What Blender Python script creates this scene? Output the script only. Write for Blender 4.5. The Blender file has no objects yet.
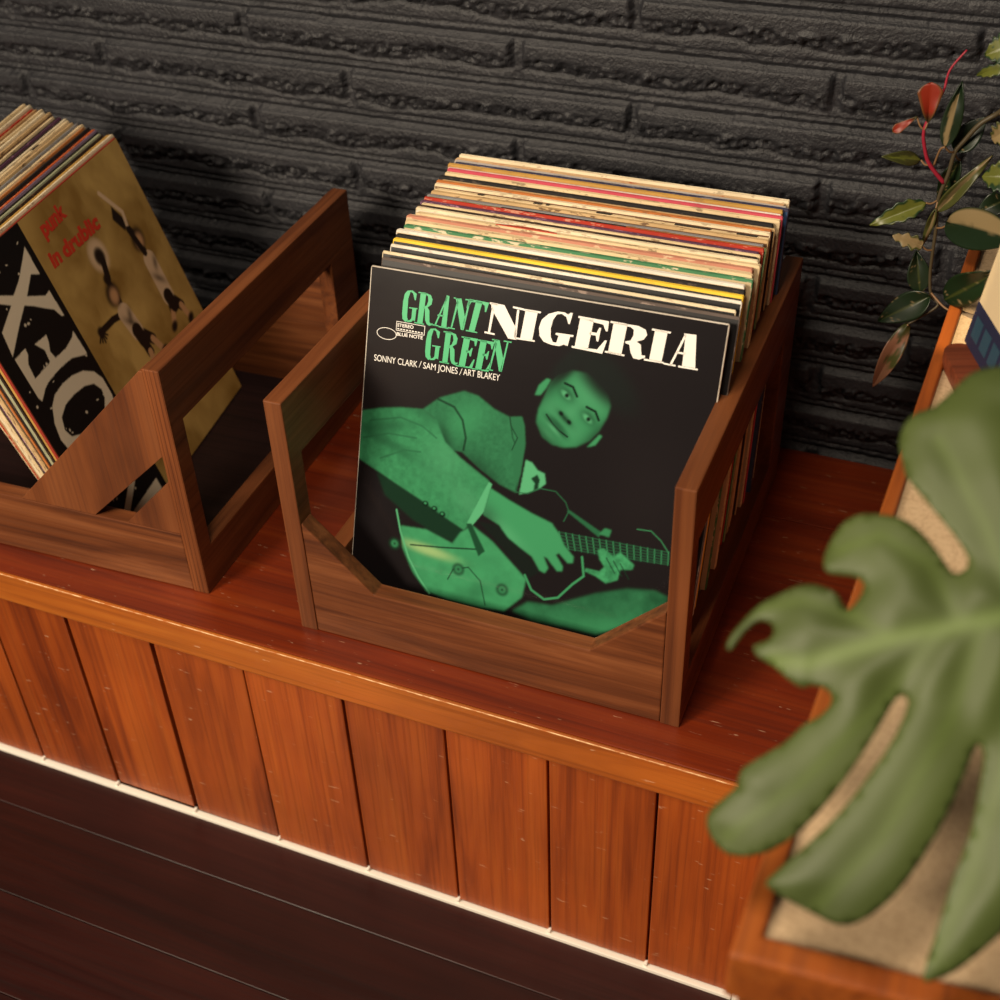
NIGERIA = [[(113.8, 300.4), (125.9, 300.2), (138.7, 281.8), (139.3, 272.9), (132.2, 272.9), (114.7, 295.5)], [(115.1, 297.9), (117.4, 294.3), (115.4, 274.8), (113.5, 274.9)],
 [(110.5, 275.5), (119.8, 275.1), (119.8, 273.7), (110.3, 273.9)], [(137.5, 298.3), (139.5, 298.3), (139.3, 272.9), (137.2, 275.1)], [(133.7, 300.5), (143.5, 300.1), (143.4, 298.5), (133.7, 298.9)],
 [(112.9, 300.6), (120.0, 300.6), (119.8, 299.0), (112.7, 299.0)], [(145.0, 299.2), (155.7, 299.0), (153.5, 274.9), (142.8, 275.1)], [(143.3, 299.9), (158.6, 300.0), (158.4, 298.4), (143.0, 298.3)],
 [(139.4, 275.1), (155.9, 275.3), (155.9, 274.0), (139.2, 273.5)],
 [(186.1, 303.1), (184.6, 293.7), (183.2, 293.8), (181.0, 298.9), (176.7, 301.0), (172.8, 300.0), (169.9, 295.1), (168.6, 287.2), (169.4, 280.6), (171.8, 276.5), (174.8, 276.6), (176.1, 282.6),
  (173.2, 283.1), (173.4, 284.7), (188.9, 285.2), (188.7, 283.6), (186.1, 283.4), (184.9, 275.4), (181.4, 276.0), (177.5, 274.0), (170.8, 274.0), (163.7, 275.5), (159.5, 279.8), (158.3, 286.5),
  (160.0, 293.5), (165.4, 299.2), (173.1, 302.4), (179.1, 302.6), (182.3, 301.2), (184.2, 303.2)],
 [(192.9, 300.8), (204.6, 300.8), (202.5, 275.9), (191.0, 276.3)], [(191.2, 301.7), (217.4, 301.4), (217.3, 293.0), (215.7, 293.1), (212.9, 298.0), (203.5, 298.7), (191.0, 300.1)],
 [(202.6, 290.4), (208.2, 290.3), (209.9, 295.0), (211.5, 294.9), (210.5, 283.5), (208.9, 283.6), (207.9, 288.0), (202.3, 288.0)],
 [(188.4, 276.2), (202.4, 276.5), (210.3, 276.9), (216.1, 285.6), (217.7, 285.5), (215.1, 274.1), (188.4, 274.7)], [(221.5, 301.3), (233.0, 301.3), (231.2, 275.9), (219.8, 275.8)],
 [(218.9, 302.0), (233.5, 301.8), (233.4, 300.2), (218.7, 300.5)], [(217.2, 277.1), (234.1, 276.6), (233.8, 275.2), (217.0, 275.6)],
 [(232.6, 301.6), (242.3, 301.7), (248.7, 299.6), (250.5, 295.6), (248.0, 291.4), (242.5, 288.9), (246.3, 286.9), (248.0, 278.6), (251.3, 278.7), (251.1, 277.1), (246.4, 274.6), (241.5, 275.0),
  (238.8, 279.0), (236.8, 285.3), (233.1, 286.2), (233.3, 287.7), (237.3, 288.8), (239.2, 293.3), (238.9, 298.0), (235.7, 299.9), (232.1, 299.7)],
 [(256.4, 301.1), (266.8, 300.9), (265.2, 275.8), (254.8, 276.0)], [(253.8, 301.6), (269.5, 301.4), (269.4, 299.9), (253.7, 300.0)], [(250.7, 276.3), (267.1, 276.3), (267.1, 275.0), (250.5, 274.7)],
 [(280.1, 301.9), (290.2, 302.4), (293.1, 275.8), (282.3, 275.8), (281.7, 297.6)], [(280.9, 301.6), (282.5, 300.6), (273.7, 274.6), (271.9, 275.0)],
 [(267.2, 275.7), (277.1, 275.6), (277.1, 274.3), (267.0, 274.4)], [(279.2, 275.6), (295.4, 275.6), (295.4, 274.3), (279.3, 274.1)], [(276.1, 286.7), (283.7, 286.6), (283.5, 285.0), (275.5, 285.1)]]
GREEN = [[(36.4, 298.5), (41.6, 299.6), (39.2, 297.6), (37.7, 291.8), (37.8, 276.5), (38.9, 272.8), (36.4, 271.4), (33.6, 273.7), (32.9, 278.5), (33.0, 288.3), (34.0, 295.4)],
 [(40.8, 299.5), (45.3, 297.2), (44.9, 291.6), (43.8, 291.4), (41.8, 297.0), (39.4, 298.2)],
 [(39.1, 284.7), (47.0, 285.0), (46.9, 284.0), (46.1, 284.0), (45.5, 273.3), (43.8, 274.0), (42.0, 272.2), (38.0, 271.5), (38.2, 272.8), (40.9, 273.8), (42.0, 275.8), (42.2, 283.8), (39.0, 283.7)],
 [(48.9, 298.8), (54.1, 298.8), (52.7, 272.0), (47.8, 272.0)], [(46.9, 299.2), (54.5, 299.3), (54.4, 298.3), (46.7, 298.2)], [(45.1, 272.7), (54.3, 272.7), (54.2, 271.7), (45.1, 271.7)],
 [(53.7, 299.2), (58.5, 298.1), (60.4, 294.7), (59.8, 290.1), (56.3, 287.2), (58.3, 284.7), (59.1, 275.1), (60.4, 273.8), (62.3, 274.4), (62.1, 272.9), (59.2, 271.7), (56.8, 272.7), (55.0, 275.9),
  (53.9, 285.4), (52.6, 286.2), (52.8, 287.3), (55.4, 288.8), (56.6, 292.7), (55.9, 296.8), (53.5, 297.8)],
 [(73.1, 300.4), (75.7, 299.7), (75.2, 272.7), (70.4, 272.7), (71.6, 292.8)], [(73.5, 300.2), (74.3, 298.3), (65.3, 273.0), (63.8, 273.0), (72.4, 296.6)],
 [(66.5, 282.9), (72.0, 282.8), (72.0, 281.7), (66.0, 281.5)], [(61.3, 273.7), (67.7, 273.5), (67.6, 272.5), (61.2, 272.7)], [(67.9, 273.0), (77.2, 272.9), (77.1, 271.9), (67.8, 272.0)],
 [(81.3, 299.5), (86.8, 299.6), (91.7, 283.9), (90.7, 273.0), (88.6, 273.2), (82.4, 296.1)], [(83.2, 298.3), (84.6, 295.8), (80.5, 273.0), (79.1, 273.0)],
 [(76.7, 273.6), (83.1, 273.4), (83.1, 272.4), (76.6, 272.6)], [(93.7, 299.6), (95.2, 299.5), (91.3, 273.1), (89.8, 273.7)], [(90.5, 299.9), (97.8, 299.9), (97.8, 298.9), (90.4, 298.9)],
 [(79.8, 299.6), (85.8, 299.5), (85.7, 298.6), (79.8, 298.6)], [(100.2, 299.6), (106.0, 299.5), (101.2, 273.4), (96.0, 273.5)],
 [(94.5, 300.4), (112.1, 300.0), (110.1, 291.6), (109.0, 291.7), (108.5, 296.9), (105.8, 298.1), (99.9, 298.4), (96.2, 298.1), (93.2, 292.7), (92.0, 292.8), (93.4, 299.5)],
 [(93.3, 273.9), (103.8, 273.7), (103.8, 272.7), (93.3, 272.8)],
 [(60.8, 269.4), (66.0, 270.6), (63.6, 268.5), (62.2, 262.7), (62.3, 247.2), (63.4, 243.5), (61.0, 242.0), (58.2, 244.4), (57.4, 249.2), (57.5, 259.1), (58.5, 266.2)],
 [(65.2, 270.4), (69.7, 268.1), (69.3, 262.5), (68.2, 262.3), (66.2, 268.0), (63.8, 269.1)],
 [(63.6, 255.5), (71.4, 255.8), (71.3, 254.8), (70.6, 254.8), (70.1, 244.1), (68.3, 244.7), (66.5, 242.9), (62.6, 242.2), (62.8, 243.5), (65.5, 244.5), (66.5, 246.5), (66.7, 254.6), (63.5, 254.5)],
 [(75.1, 269.2), (80.2, 269.2), (79.0, 242.1), (74.2, 242.1)], [(73.1, 269.5), (80.6, 269.7), (80.6, 268.7), (72.9, 268.5)], [(71.6, 242.8), (80.6, 242.8), (80.6, 241.8), (71.5, 241.8)],
 [(79.9, 269.6), (84.6, 268.5), (86.6, 265.1), (86.0, 260.4), (82.5, 257.5), (84.6, 255.0), (85.4, 245.3), (86.7, 244.0), (88.6, 244.6), (88.4, 243.1), (85.6, 241.8), (83.2, 242.8), (81.4, 246.0),
  (80.2, 255.7), (78.9, 256.4), (79.1, 257.6), (81.6, 259.1), (82.8, 263.1), (82.1, 267.1), (79.7, 268.1)],
 [(92.3, 267.5), (98.1, 267.4), (95.4, 241.5), (89.6, 241.6)], [(90.1, 267.8), (105.2, 268.0), (103.9, 261.4), (102.9, 261.5), (102.1, 265.3), (98.0, 266.1), (90.0, 266.8)],
 [(95.2, 256.4), (98.6, 256.5), (100.1, 259.4), (101.2, 259.3), (100.1, 251.8), (98.9, 251.9), (98.2, 254.6), (95.1, 254.6)],
 [(86.9, 242.2), (94.4, 242.3), (99.5, 242.9), (102.9, 249.8), (103.9, 249.7), (102.2, 241.6), (86.8, 241.2)], [(107.6, 267.3), (113.4, 267.2), (110.7, 241.4), (105.1, 241.5)],
 [(105.4, 267.6), (120.3, 267.8), (119.1, 261.3), (118.1, 261.4), (117.2, 265.1), (113.2, 265.9), (105.3, 266.6)],
 [(110.5, 256.3), (113.9, 256.3), (115.4, 259.2), (116.4, 259.1), (115.4, 251.7), (114.2, 251.8), (113.5, 254.5), (110.4, 254.5)],
 [(102.3, 242.1), (109.7, 242.2), (114.9, 242.8), (118.1, 249.7), (119.2, 249.6), (117.5, 241.5), (102.3, 241.2)],
 [(119.4, 270.1), (124.7, 270.2), (129.8, 254.5), (128.9, 243.6), (126.9, 243.7), (120.4, 266.7)], [(121.2, 268.9), (122.7, 266.4), (118.8, 243.4), (117.5, 243.5)],
 [(115.0, 244.0), (121.4, 243.9), (121.4, 242.9), (115.0, 243.0)], [(131.6, 270.3), (133.0, 270.3), (129.5, 243.7), (128.0, 244.2)], [(128.4, 270.6), (135.6, 270.7), (135.6, 269.6), (128.3, 269.6)],
 [(117.9, 270.2), (123.7, 270.2), (123.7, 269.2), (117.8, 269.2)]]
ART = {'body': [(43.6, 100.1), (46.4, 85.3), (72.3, 87.3), (98.7, 79.9), (105.3, 91.8), (116.1, 101.1), (136.4, 90.6), (153.1, 77.5), (171.8, 62.9), (170.0, 45.1), (154.7, 27.6), (131.5, 25.7),
          (99.9, 25.6), (77.6, 27.9), (62.1, 43.9), (50.2, 64.7)],
 'bridge': [(110.2, 101.7), (115.1, 102.8), (130.6, 79.8), (124.7, 73.4)],
 'brow': [(180.7, 247.1), (190.7, 252.3), (200.7, 245.2)],
 'brow2': [(207.2, 232.7), (217.8, 232.3), (225.8, 224.5)],
 'buttons': [(69.3, 111.6), (78.3, 108.6), (86.5, 105.1)],
 'cable': [(97.3, 44.6), (101.8, 55.5), (116.2, 60.9), (129.0, 50.5), (135.9, 28.7)],
 'collar': [(140.9, 206.1), (151.6, 208.5), (154.7, 201.0), (157.2, 185.4), (156.2, 158.2), (152.3, 142.7), (145.8, 177.7), (149.7, 189.3), (142.8, 198.6)],
 'cord': [(265.4, 131.4), (277.5, 132.4), (287.1, 125.7), (295.0, 116.7)],
 'cuff': [(127.6, 144.8), (130.8, 143.3), (126.0, 116.6), (116.1, 101.1), (110.9, 102.2)],
 'ear': [(161.2, 229.7), (163.8, 238.8), (170.1, 245.8), (173.8, 245.1), (170.4, 237.3), (166.2, 230.6)],
 'ear2': [(212.2, 193.3), (221.9, 206.5), (224.4, 205.6), (219.6, 196.9)],
 'edge': [(153.7, 140.8), (164.7, 141.7), (175.0, 148.7), (189.7, 149.0), (199.7, 141.3), (203.5, 133.8), (200.0, 123.9)],
 'eye': [(191.0, 241.0), (211.8, 224.3)],
 'face': [(165.3, 206.6), (165.8, 217.9), (170.2, 230.3), (174.1, 242.4), (180.3, 250.4), (191.5, 256.5), (204.9, 256.2), (216.8, 250.2), (224.9, 241.5), (228.2, 232.6), (226.1, 221.9),
          (220.7, 209.7), (213.5, 199.9), (203.1, 192.2), (192.7, 189.4), (181.8, 190.0), (172.1, 195.2)],
 'fold1': [(8.9, 178.0), (38.1, 186.3), (59.9, 182.4), (74.2, 174.3)],
 'fold2': [(3.4, 160.9), (27.6, 169.4), (55.1, 170.4)],
 'fold3': [(21.5, 145.0), (44.4, 157.2), (60.1, 158.5)],
 'guard': [(170.3, 66.3), (177.8, 54.0), (190.6, 48.0), (203.1, 52.7), (214.9, 68.5), (224.0, 78.3), (220.4, 95.3)],
 'hair': [(174.2, 241.4), (177.0, 253.9), (186.5, 263.1), (201.8, 266.8), (218.2, 261.3), (230.0, 249.9), (233.7, 235.3), (228.5, 222.3), (228.0, 234.2), (223.3, 243.6), (214.3, 251.1),
          (202.3, 254.4), (191.3, 252.4), (181.4, 247.2)],
 'hand': [(129.7, 139.3), (147.1, 132.4), (170.4, 124.6), (189.5, 119.7), (197.0, 112.1), (203.5, 101.8), (212.9, 93.6), (212.9, 88.0), (208.2, 86.8), (199.2, 94.1), (196.5, 91.9), (203.9, 82.8),
          (204.1, 78.3), (199.4, 77.2), (188.9, 87.1), (185.5, 87.8), (191.1, 77.9), (188.4, 72.6), (183.4, 74.1), (174.9, 85.3), (163.0, 91.2), (150.9, 97.8), (141.4, 107.6), (125.5, 113.8)],
 'jacket': [(58.6, 197.5), (74.6, 211.4), (96.5, 221.2), (109.8, 219.4), (125.6, 210.6), (140.9, 206.1), (151.6, 208.5), (154.7, 201.0), (157.2, 185.4), (155.5, 158.0), (153.7, 140.1), (138.3, 144.5),
            (118.2, 155.0), (99.9, 166.6), (83.5, 166.2), (74.7, 181.7), (70.7, 191.8)],
 'knob': [(150.6, 47.3)],
 'knob2': [(106.8, 56.7)],
 'lefthand': [(233.3, 105.1), (238.3, 107.7), (248.0, 102.6), (253.4, 107.6), (267.0, 99.1), (265.9, 94.4), (255.5, 91.9), (254.4, 82.0), (244.3, 76.5), (234.6, 80.9), (224.1, 83.2), (225.2, 86.1),
              (237.6, 86.1), (241.3, 91.1), (236.1, 97.2)],
 'leg': [(162.2, 29.6), (176.1, 42.0), (198.6, 43.9), (216.0, 53.6), (236.7, 64.9), (264.1, 76.2), (288.4, 80.4), (300.1, 77.1), (298.8, 69.3), (281.4, 54.4), (261.8, 39.9), (241.6, 26.9),
         (211.9, 26.9), (181.8, 25.6)],
 'lip': [(173.7, 210.0), (179.8, 200.6), (191.1, 196.8)],
 'mouth': [(174.5, 214.7), (182.0, 206.3), (192.7, 198.6)],
 'neck': [(196.9, 113.6), (251.5, 116.6), (294.9, 117.4), (295.9, 106.0), (250.1, 100.2), (201.6, 99.1)],
 'nose': [(188.3, 225.7), (193.3, 222.5), (206.4, 211.1), (199.3, 216.7)],
 'peg': [(41.9, 66.7)],
 'pick': [(121.3, 106.1), (140.4, 106.7), (163.0, 91.2), (183.9, 73.1), (173.7, 63.3), (156.8, 78.3), (137.9, 94.0)],
 'rim': [(41.2, 99.6), (46.9, 79.6), (56.9, 56.5), (68.5, 39.6), (80.5, 26.7)],
 'rod': [(201.8, 133.4), (203.8, 135.0), (234.7, 121.5), (232.9, 116.7)],
 'seam': [(72.9, 209.6), (88.5, 205.4), (97.5, 195.2), (102.1, 179.8), (100.9, 168.6)],
 'seam2': [(141.0, 205.4), (145.4, 188.4), (151.8, 177.2), (153.4, 143.0)],
 'shirt': [(159.5, 171.5), (165.2, 170.2), (171.4, 164.3), (177.8, 162.7), (179.9, 154.1), (175.0, 148.7), (164.6, 142.5), (156.8, 139.3)],
 'sleeve': [(-5.4, 181.6), (1.5, 185.9), (17.9, 191.2), (37.3, 195.3), (58.6, 197.5), (72.7, 190.4), (82.9, 172.3), (98.6, 160.8), (127.6, 145.5), (126.2, 133.4), (113.9, 103.7), (108.9, 94.9),
            (86.6, 104.0), (64.0, 114.2), (35.1, 125.8), (-0.4, 140.5)],
 'tail': [(57.9, 69.3), (87.4, 73.5), (122.1, 79.7)],
 'thumb': [(232.5, 119.5), (237.4, 126.1), (243.2, 125.3), (241.9, 118.8)],
 'tie': [(166.1, 155.9), (171.4, 160.6), (174.1, 156.5), (173.6, 148.0), (169.5, 145.0), (169.8, 152.0)],
 'under': [(18.5, 131.1), (35.1, 125.8), (64.0, 114.2), (86.6, 104.0), (108.9, 94.9), (100.5, 81.5), (82.4, 85.0), (57.8, 93.7), (28.2, 111.3)]}
TAN = {'F': [(17.4, 222.0), (36.4, 222.6), (35.2, 216.3), (28.9, 209.5), (27.0, 194.6), (55.8, 195.4), (57.8, 207.7), (49.9, 218.8), (70.4, 217.2), (68.1, 210.5), (63.2, 202.7), (65.2, 194.2),
       (84.4, 193.4), (100.3, 196.6), (106.0, 200.6), (107.5, 173.7), (104.3, 173.7), (85.2, 181.8), (71.0, 183.2), (55.9, 183.5), (39.9, 182.7), (31.9, 180.6), (19.4, 174.1), (17.2, 179.2)],
 'O1': [(27.6, 163.1), (38.2, 169.1), (55.3, 170.9), (72.4, 169.3), (89.5, 164.1), (102.8, 154.7), (109.6, 141.8), (110.2, 125.8), (104.2, 110.0), (84.0, 103.9), (57.6, 104.4), (30.7, 109.9),
        (16.1, 120.3), (13.9, 133.2), (18.0, 149.2)],
 'O2': [(30.6, 148.1), (44.2, 153.9), (60.5, 154.5), (80.3, 152.0), (93.9, 146.1), (99.7, 135.5), (97.2, 126.5), (87.6, 117.2), (68.2, 114.7), (45.9, 118.5), (28.8, 126.6), (25.2, 136.7)],
 'X': [(105.8, 293.5), (105.6, 268.4), (105.1, 264.4), (94.3, 270.3), (74.2, 257.3), (96.9, 245.4), (105.3, 246.5), (106.2, 218.3), (102.6, 219.3), (97.9, 229.4), (86.5, 237.6), (75.7, 245.9),
       (64.9, 252.7), (45.2, 242.2), (16.8, 225.3), (21.2, 248.7), (49.8, 261.3), (33.8, 272.4), (36.2, 279.3), (59.1, 266.5), (75.3, 273.5), (94.3, 285.6)],
 'drub': [(125.4, 256.5), (223.2, 254.6), (128.2, 278.1), (220.1, 274.3)],
 'fig': [(269.0, 247.2), (258.7, 226.3), (263.7, 202.0), (271.3, 158.4), (282.0, 120.4), (217.7, 119.6)],
 'figp': [(249.1, 277.5), (265.9, 246.4), (260.3, 227.9), (268.2, 194.9), (267.6, 166.7), (254.5, 142.5), (282.6, 116.1), (196.5, 237.0), (190.8, 208.6), (184.7, 194.2), (187.1, 168.8),
          (185.6, 138.9), (141.5, 177.5)],
 'punk': [(136.7, 284.6), (183.4, 286.5), (141.3, 298.5), (182.6, 303.3)],
 'slot': [(178.1, 6.7), (318.0, 8.7)],
 'strip': [(115.3, 314.5), (113.8, 220.3), (111.5, 117.5)]}
LEAF = [(0.01234, 0.14784), (0.00245, 0.14261), (-0.00408, 0.13148), (-0.01062, 0.12033), (-0.01731, 0.11609), (-0.02167, 0.1093), (-0.02219, 0.09931), (-0.01821, 0.08931), (-0.01488, 0.0822),
 (-0.00438, 0.07237), (0.01007, 0.05938), (0.01891, 0.04969), (0.01897, 0.04321), (0.01389, 0.0411), (0.0057, 0.04947), (-0.00427, 0.05761), (-0.013, 0.0614), (-0.0224, 0.06174), (-0.03301, 0.05895),
 (-0.03907, 0.0518), (-0.04213, 0.04146), (-0.04194, 0.03286), (-0.03829, 0.02892), (-0.02816, 0.02986), (-0.02175, 0.02712), (-0.02308, 0.01928), (-0.02722, 0.01406), (-0.03268, 0.02028),
 (-0.04315, 0.02254), (-0.05125, 0.02015), (-0.05909, 0.01446), (-0.06675, 0.00783), (-0.07232, -0.00167), (-0.07645, -0.01129), (-0.0763, -0.01554), (-0.07398, -0.01544), (-0.0703, -0.00595),
 (-0.06495, 0.00061), (-0.05883, 0.00021), (-0.05643, -0.00394), (-0.05903, -0.00837), (-0.06424, -0.01156), (-0.06183, -0.01568), (-0.05339, -0.01822), (-0.04547, -0.0227), (-0.03807, -0.0254),
 (-0.03417, -0.02299), (-0.02645, -0.02373), (-0.02348, -0.02887), (-0.02747, -0.03631), (-0.03332, -0.04152), (-0.04047, -0.05255), (-0.05567, -0.06767), (-0.05629, -0.076), (-0.06306, -0.08517),
 (-0.06707, -0.09265), (-0.06363, -0.1006), (-0.05402, -0.10618), (-0.04145, -0.10283), (-0.03033, -0.09422), (-0.01902, -0.07771), (-0.00908, -0.05545), (-0.00132, -0.03285), (0.00292, -0.01917),
 (0.0083, -0.02043), (0.00591, -0.03667), (-0.00066, -0.05484), (-0.00912, -0.07395), (-0.02161, -0.09423), (-0.0339, -0.11188), (-0.03229, -0.11485), (-0.02754, -0.1164), (-0.01121, -0.11985),
 (-0.00073, -0.12118), (0.00727, -0.11779), (0.01554, -0.10847), (0.0229, -0.09525), (0.02925, -0.07726), (0.03388, -0.06056), (0.03717, -0.04113), (0.03909, -0.03062), (0.04261, -0.03398),
 (0.04373, -0.04744), (0.04424, -0.06771), (0.04137, -0.08872), (0.03951, -0.11414), (0.03816, -0.13213), (0.04269, -0.13104), (0.04945, -0.12557), (0.05649, -0.11599), (0.063, -0.10579),
 (0.07468, -0.08664), (0.08584, -0.05454), (0.08985, -0.02422), (0.0877, 0.00495), (0.08177, 0.0251), (0.06899, 0.03695), (0.05895, 0.0372), (0.06773, 0.04379), (0.07644, 0.0548), (0.07752, 0.07761),
 (0.07009, 0.10825), (0.05531, 0.13371), (0.03378, 0.14818)]
MIDRIB = [(0.05972, 0.03738), (0.03695, 0.02465), (-0.00533, 0.00461), (-0.03845, -0.0144), (-0.05393, -0.01602)]
VEINS = [[(0.04444, 0.02828), (0.02248, 0.06543), (-0.00469, 0.10278)], [(0.02162, 0.01816), (0.00374, 0.04247), (-0.02006, 0.05123), (-0.03557, 0.04055)],
 [(-0.00533, 0.00461), (-0.0246, 0.01235), (-0.04747, 0.01389), (-0.06816, 0.00413)], [(0.01433, 0.01271), (-0.00339, -0.02354), (-0.0283, -0.06623), (-0.05592, -0.09876)],
 [(0.03138, 0.02147), (0.02633, -0.02448), (0.00951, -0.08145), (-0.01016, -0.11526)], [(0.05188, 0.0319), (0.05198, -0.03052), (0.04738, -0.08688), (0.04117, -0.12383)],
 [(0.05542, 0.03455), (0.04477, 0.07964), (0.02582, 0.12331)], [(0.05768, 0.03331), (0.07251, -0.00338), (0.07602, -0.05329)]]
LF = {'AX': [0.9994, -0.0216, 0.0276], 'AY': [0.0, 0.7874, 0.6165], 'LO': [0.5303, -0.2982, 0.4321], 'NL': [-0.0351, -0.6161, 0.7869]}
STEMS = {'main': [(0.5334, 0.34, 0.4567), (0.5079, 0.36, 0.4244), (0.4946, 0.36, 0.4126), (0.4854, 0.36, 0.3976), (0.4794, 0.36, 0.3863), (0.4774, 0.36, 0.3655), (0.4732, 0.36, 0.3421),
          (0.4759, 0.36, 0.3162), (0.4769, 0.36, 0.2951), (0.4785, 0.36, 0.2707), (0.4827, 0.358, 0.2523), (0.4905, 0.355, 0.2451), (0.4788, 0.352, 0.2332), (0.4682, 0.35, 0.2238)],
 'red': [(0.4754, 0.36, 0.358), (0.4617, 0.355, 0.3745), (0.4558, 0.352, 0.3882), (0.4523, 0.35, 0.406), (0.4569, 0.352, 0.4246), (0.4619, 0.355, 0.4391), (0.4636, 0.357, 0.4551),
         (0.4735, 0.36, 0.4713)],
 't2': [(0.4649, 0.356, 0.3745), (0.4678, 0.35, 0.3906), (0.4714, 0.348, 0.3945)],
 'ten': [(0.4824, 0.358, 0.2542), (0.4971, 0.35, 0.246), (0.5077, 0.345, 0.2476), (0.5059, 0.343, 0.2595)]}
HOYA = [('red', (0.4543, 0.35, 0.4131), (0.4521, 0.345, 0.4449), 0.0232), ('redsmall', (0.445, 0.35, 0.4162), (0.4287, 0.34, 0.406), 0.0099),
 ('slim', (0.4713, 0.35, 0.3937), (0.4751, 0.352, 0.4467), 0.0179), ('green', (0.4538, 0.355, 0.3778), (0.4273, 0.33, 0.3881), 0.0135),
 ('lime', (0.4641, 0.355, 0.3402), (0.4233, 0.335, 0.3233), 0.0184), ('cream', (0.4674, 0.355, 0.2998), (0.4441, 0.345, 0.3105), 0.0168), ('dark', (0.483, 0.355, 0.2529), (0.44, 0.35, 0.2205), 0.029),
 ('dark', (0.4727, 0.36, 0.2524), (0.4635, 0.365, 0.2884), 0.0228), ('pink', (0.4682, 0.35, 0.2238), (0.4473, 0.335, 0.1555), 0.0197),
 ('olive', (0.4743, 0.358, 0.332), (0.5053, 0.34, 0.3885), 0.0135), ('olive', (0.4729, 0.357, 0.3359), (0.4669, 0.36, 0.2934), 0.0076),
 ('tricolour', (0.487, 0.35, 0.3273), (0.5387, 0.29, 0.3504), 0.0386), ('dark', (0.4981, 0.262, 0.3013), (0.5317, 0.232, 0.3464), 0.0302),
 ('lime', (0.5306, 0.34, 0.379), (0.5041, 0.345, 0.3749), 0.0273), ('dark', (0.5266, 0.36, 0.3501), (0.5076, 0.35, 0.3407), 0.0221), ('dark', (0.4788, 0.365, 0.386), (0.4971, 0.37, 0.4142), 0.0238),
 ('lime', (0.5087, 0.35, 0.4821), (0.4875, 0.35, 0.4721), 0.0248), ('lime', (0.5084, 0.35, 0.4655), (0.4825, 0.36, 0.452), 0.0108), ('cream', (0.52, 0.335, 0.4221), (0.5054, 0.34, 0.4082), 0.0233),
 ('dark', (0.4841, 0.37, 0.3758), (0.4706, 0.375, 0.3303), 0.017), ('lime', (0.5214, 0.33, 0.447), (0.5353, 0.32, 0.4201), 0.0263)]
CAM = {'loc': [0.53534, -0.73651, 0.84184], 'rot': [0.90381, 0.03208, 0.39177], 'lens': 46.701}
import bpy, bmesh, math, random
import numpy as np
from mathutils import Vector, Matrix, geometry
random.seed(7)
RNG = np.random.RandomState(5)
SC = bpy.context.scene
COL = SC.collection

# ------------------------------------------------------------------ helpers
def link(o, parent=None):
    COL.objects.link(o)
    if parent is not None:
        o.parent = parent
    return o

def tag(o, label=None, cat=None, group=None, kind=None):
    for k, v in (('label', label), ('category', cat), ('group', group), ('kind', kind)):
        if v:
            o[k] = v
    return o

def empty(name, M=None):
    o = bpy.data.objects.new(name, None)
    o.empty_display_size = .03
    COL.objects.link(o)
    if M is not None:
        o.matrix_world = M
    return o

def frame(origin, X, Y, Z):
    M = Matrix.Identity(4)
    for i, v in enumerate((X, Y, Z, origin)):
        for r in range(3):
            M[r][i] = v[r]
    return M

def ymat(loc, yaw=0.):
    return Matrix.Translation(loc) @ Matrix.Rotation(yaw, 4, 'Z')

def finish(bm, name, mats, parent=None, bevel=0., seg=2, smooth=False, angle=32):
    bmesh.ops.recalc_face_normals(bm, faces=bm.faces)
    if bevel > 0:
        es = [e for e in bm.edges if len(e.link_faces) == 2 and e.calc_face_angle(0) > math.radians(angle)]
        bmesh.ops.bevel(bm, geom=es, offset=bevel, segments=seg, profile=.6, affect='EDGES', clamp_overlap=True)
    me = bpy.data.meshes.new(name)
    bm.to_mesh(me); bm.free()
    for m in (mats if isinstance(mats, (list, tuple)) else [mats]):
        me.materials.append(m)
    if smooth:
        me.polygons.foreach_set('use_smooth', [True] * len(me.polygons))
    o = bpy.data.objects.new(name, me)
    return link(o, parent)

def box(bm, x0, x1, y0, y1, z0, z1, mi=0):
    v = [bm.verts.new((x, y, z)) for z in (z0, z1) for y in (y0, y1) for x in (x0, x1)]
    for q in ((0, 2, 3, 1), (4, 5, 7, 6), (0, 1, 5, 4), (2, 6, 7, 3), (0, 4, 6, 2), (1, 3, 7, 5)):
        f = bm.faces.new([v[i] for i in q]); f.material_index = mi
    return bm

def inside(P, x, y):
    c = False
    n = len(P)
    for i in range(n):
        x1, y1 = P[i]; x2, y2 = P[(i + 1) % n]
        if (y1 > y) != (y2 > y) and x < (x2 - x1) * (y - y1) / (y2 - y1) + x1:
            c = not c
    return c

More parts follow.
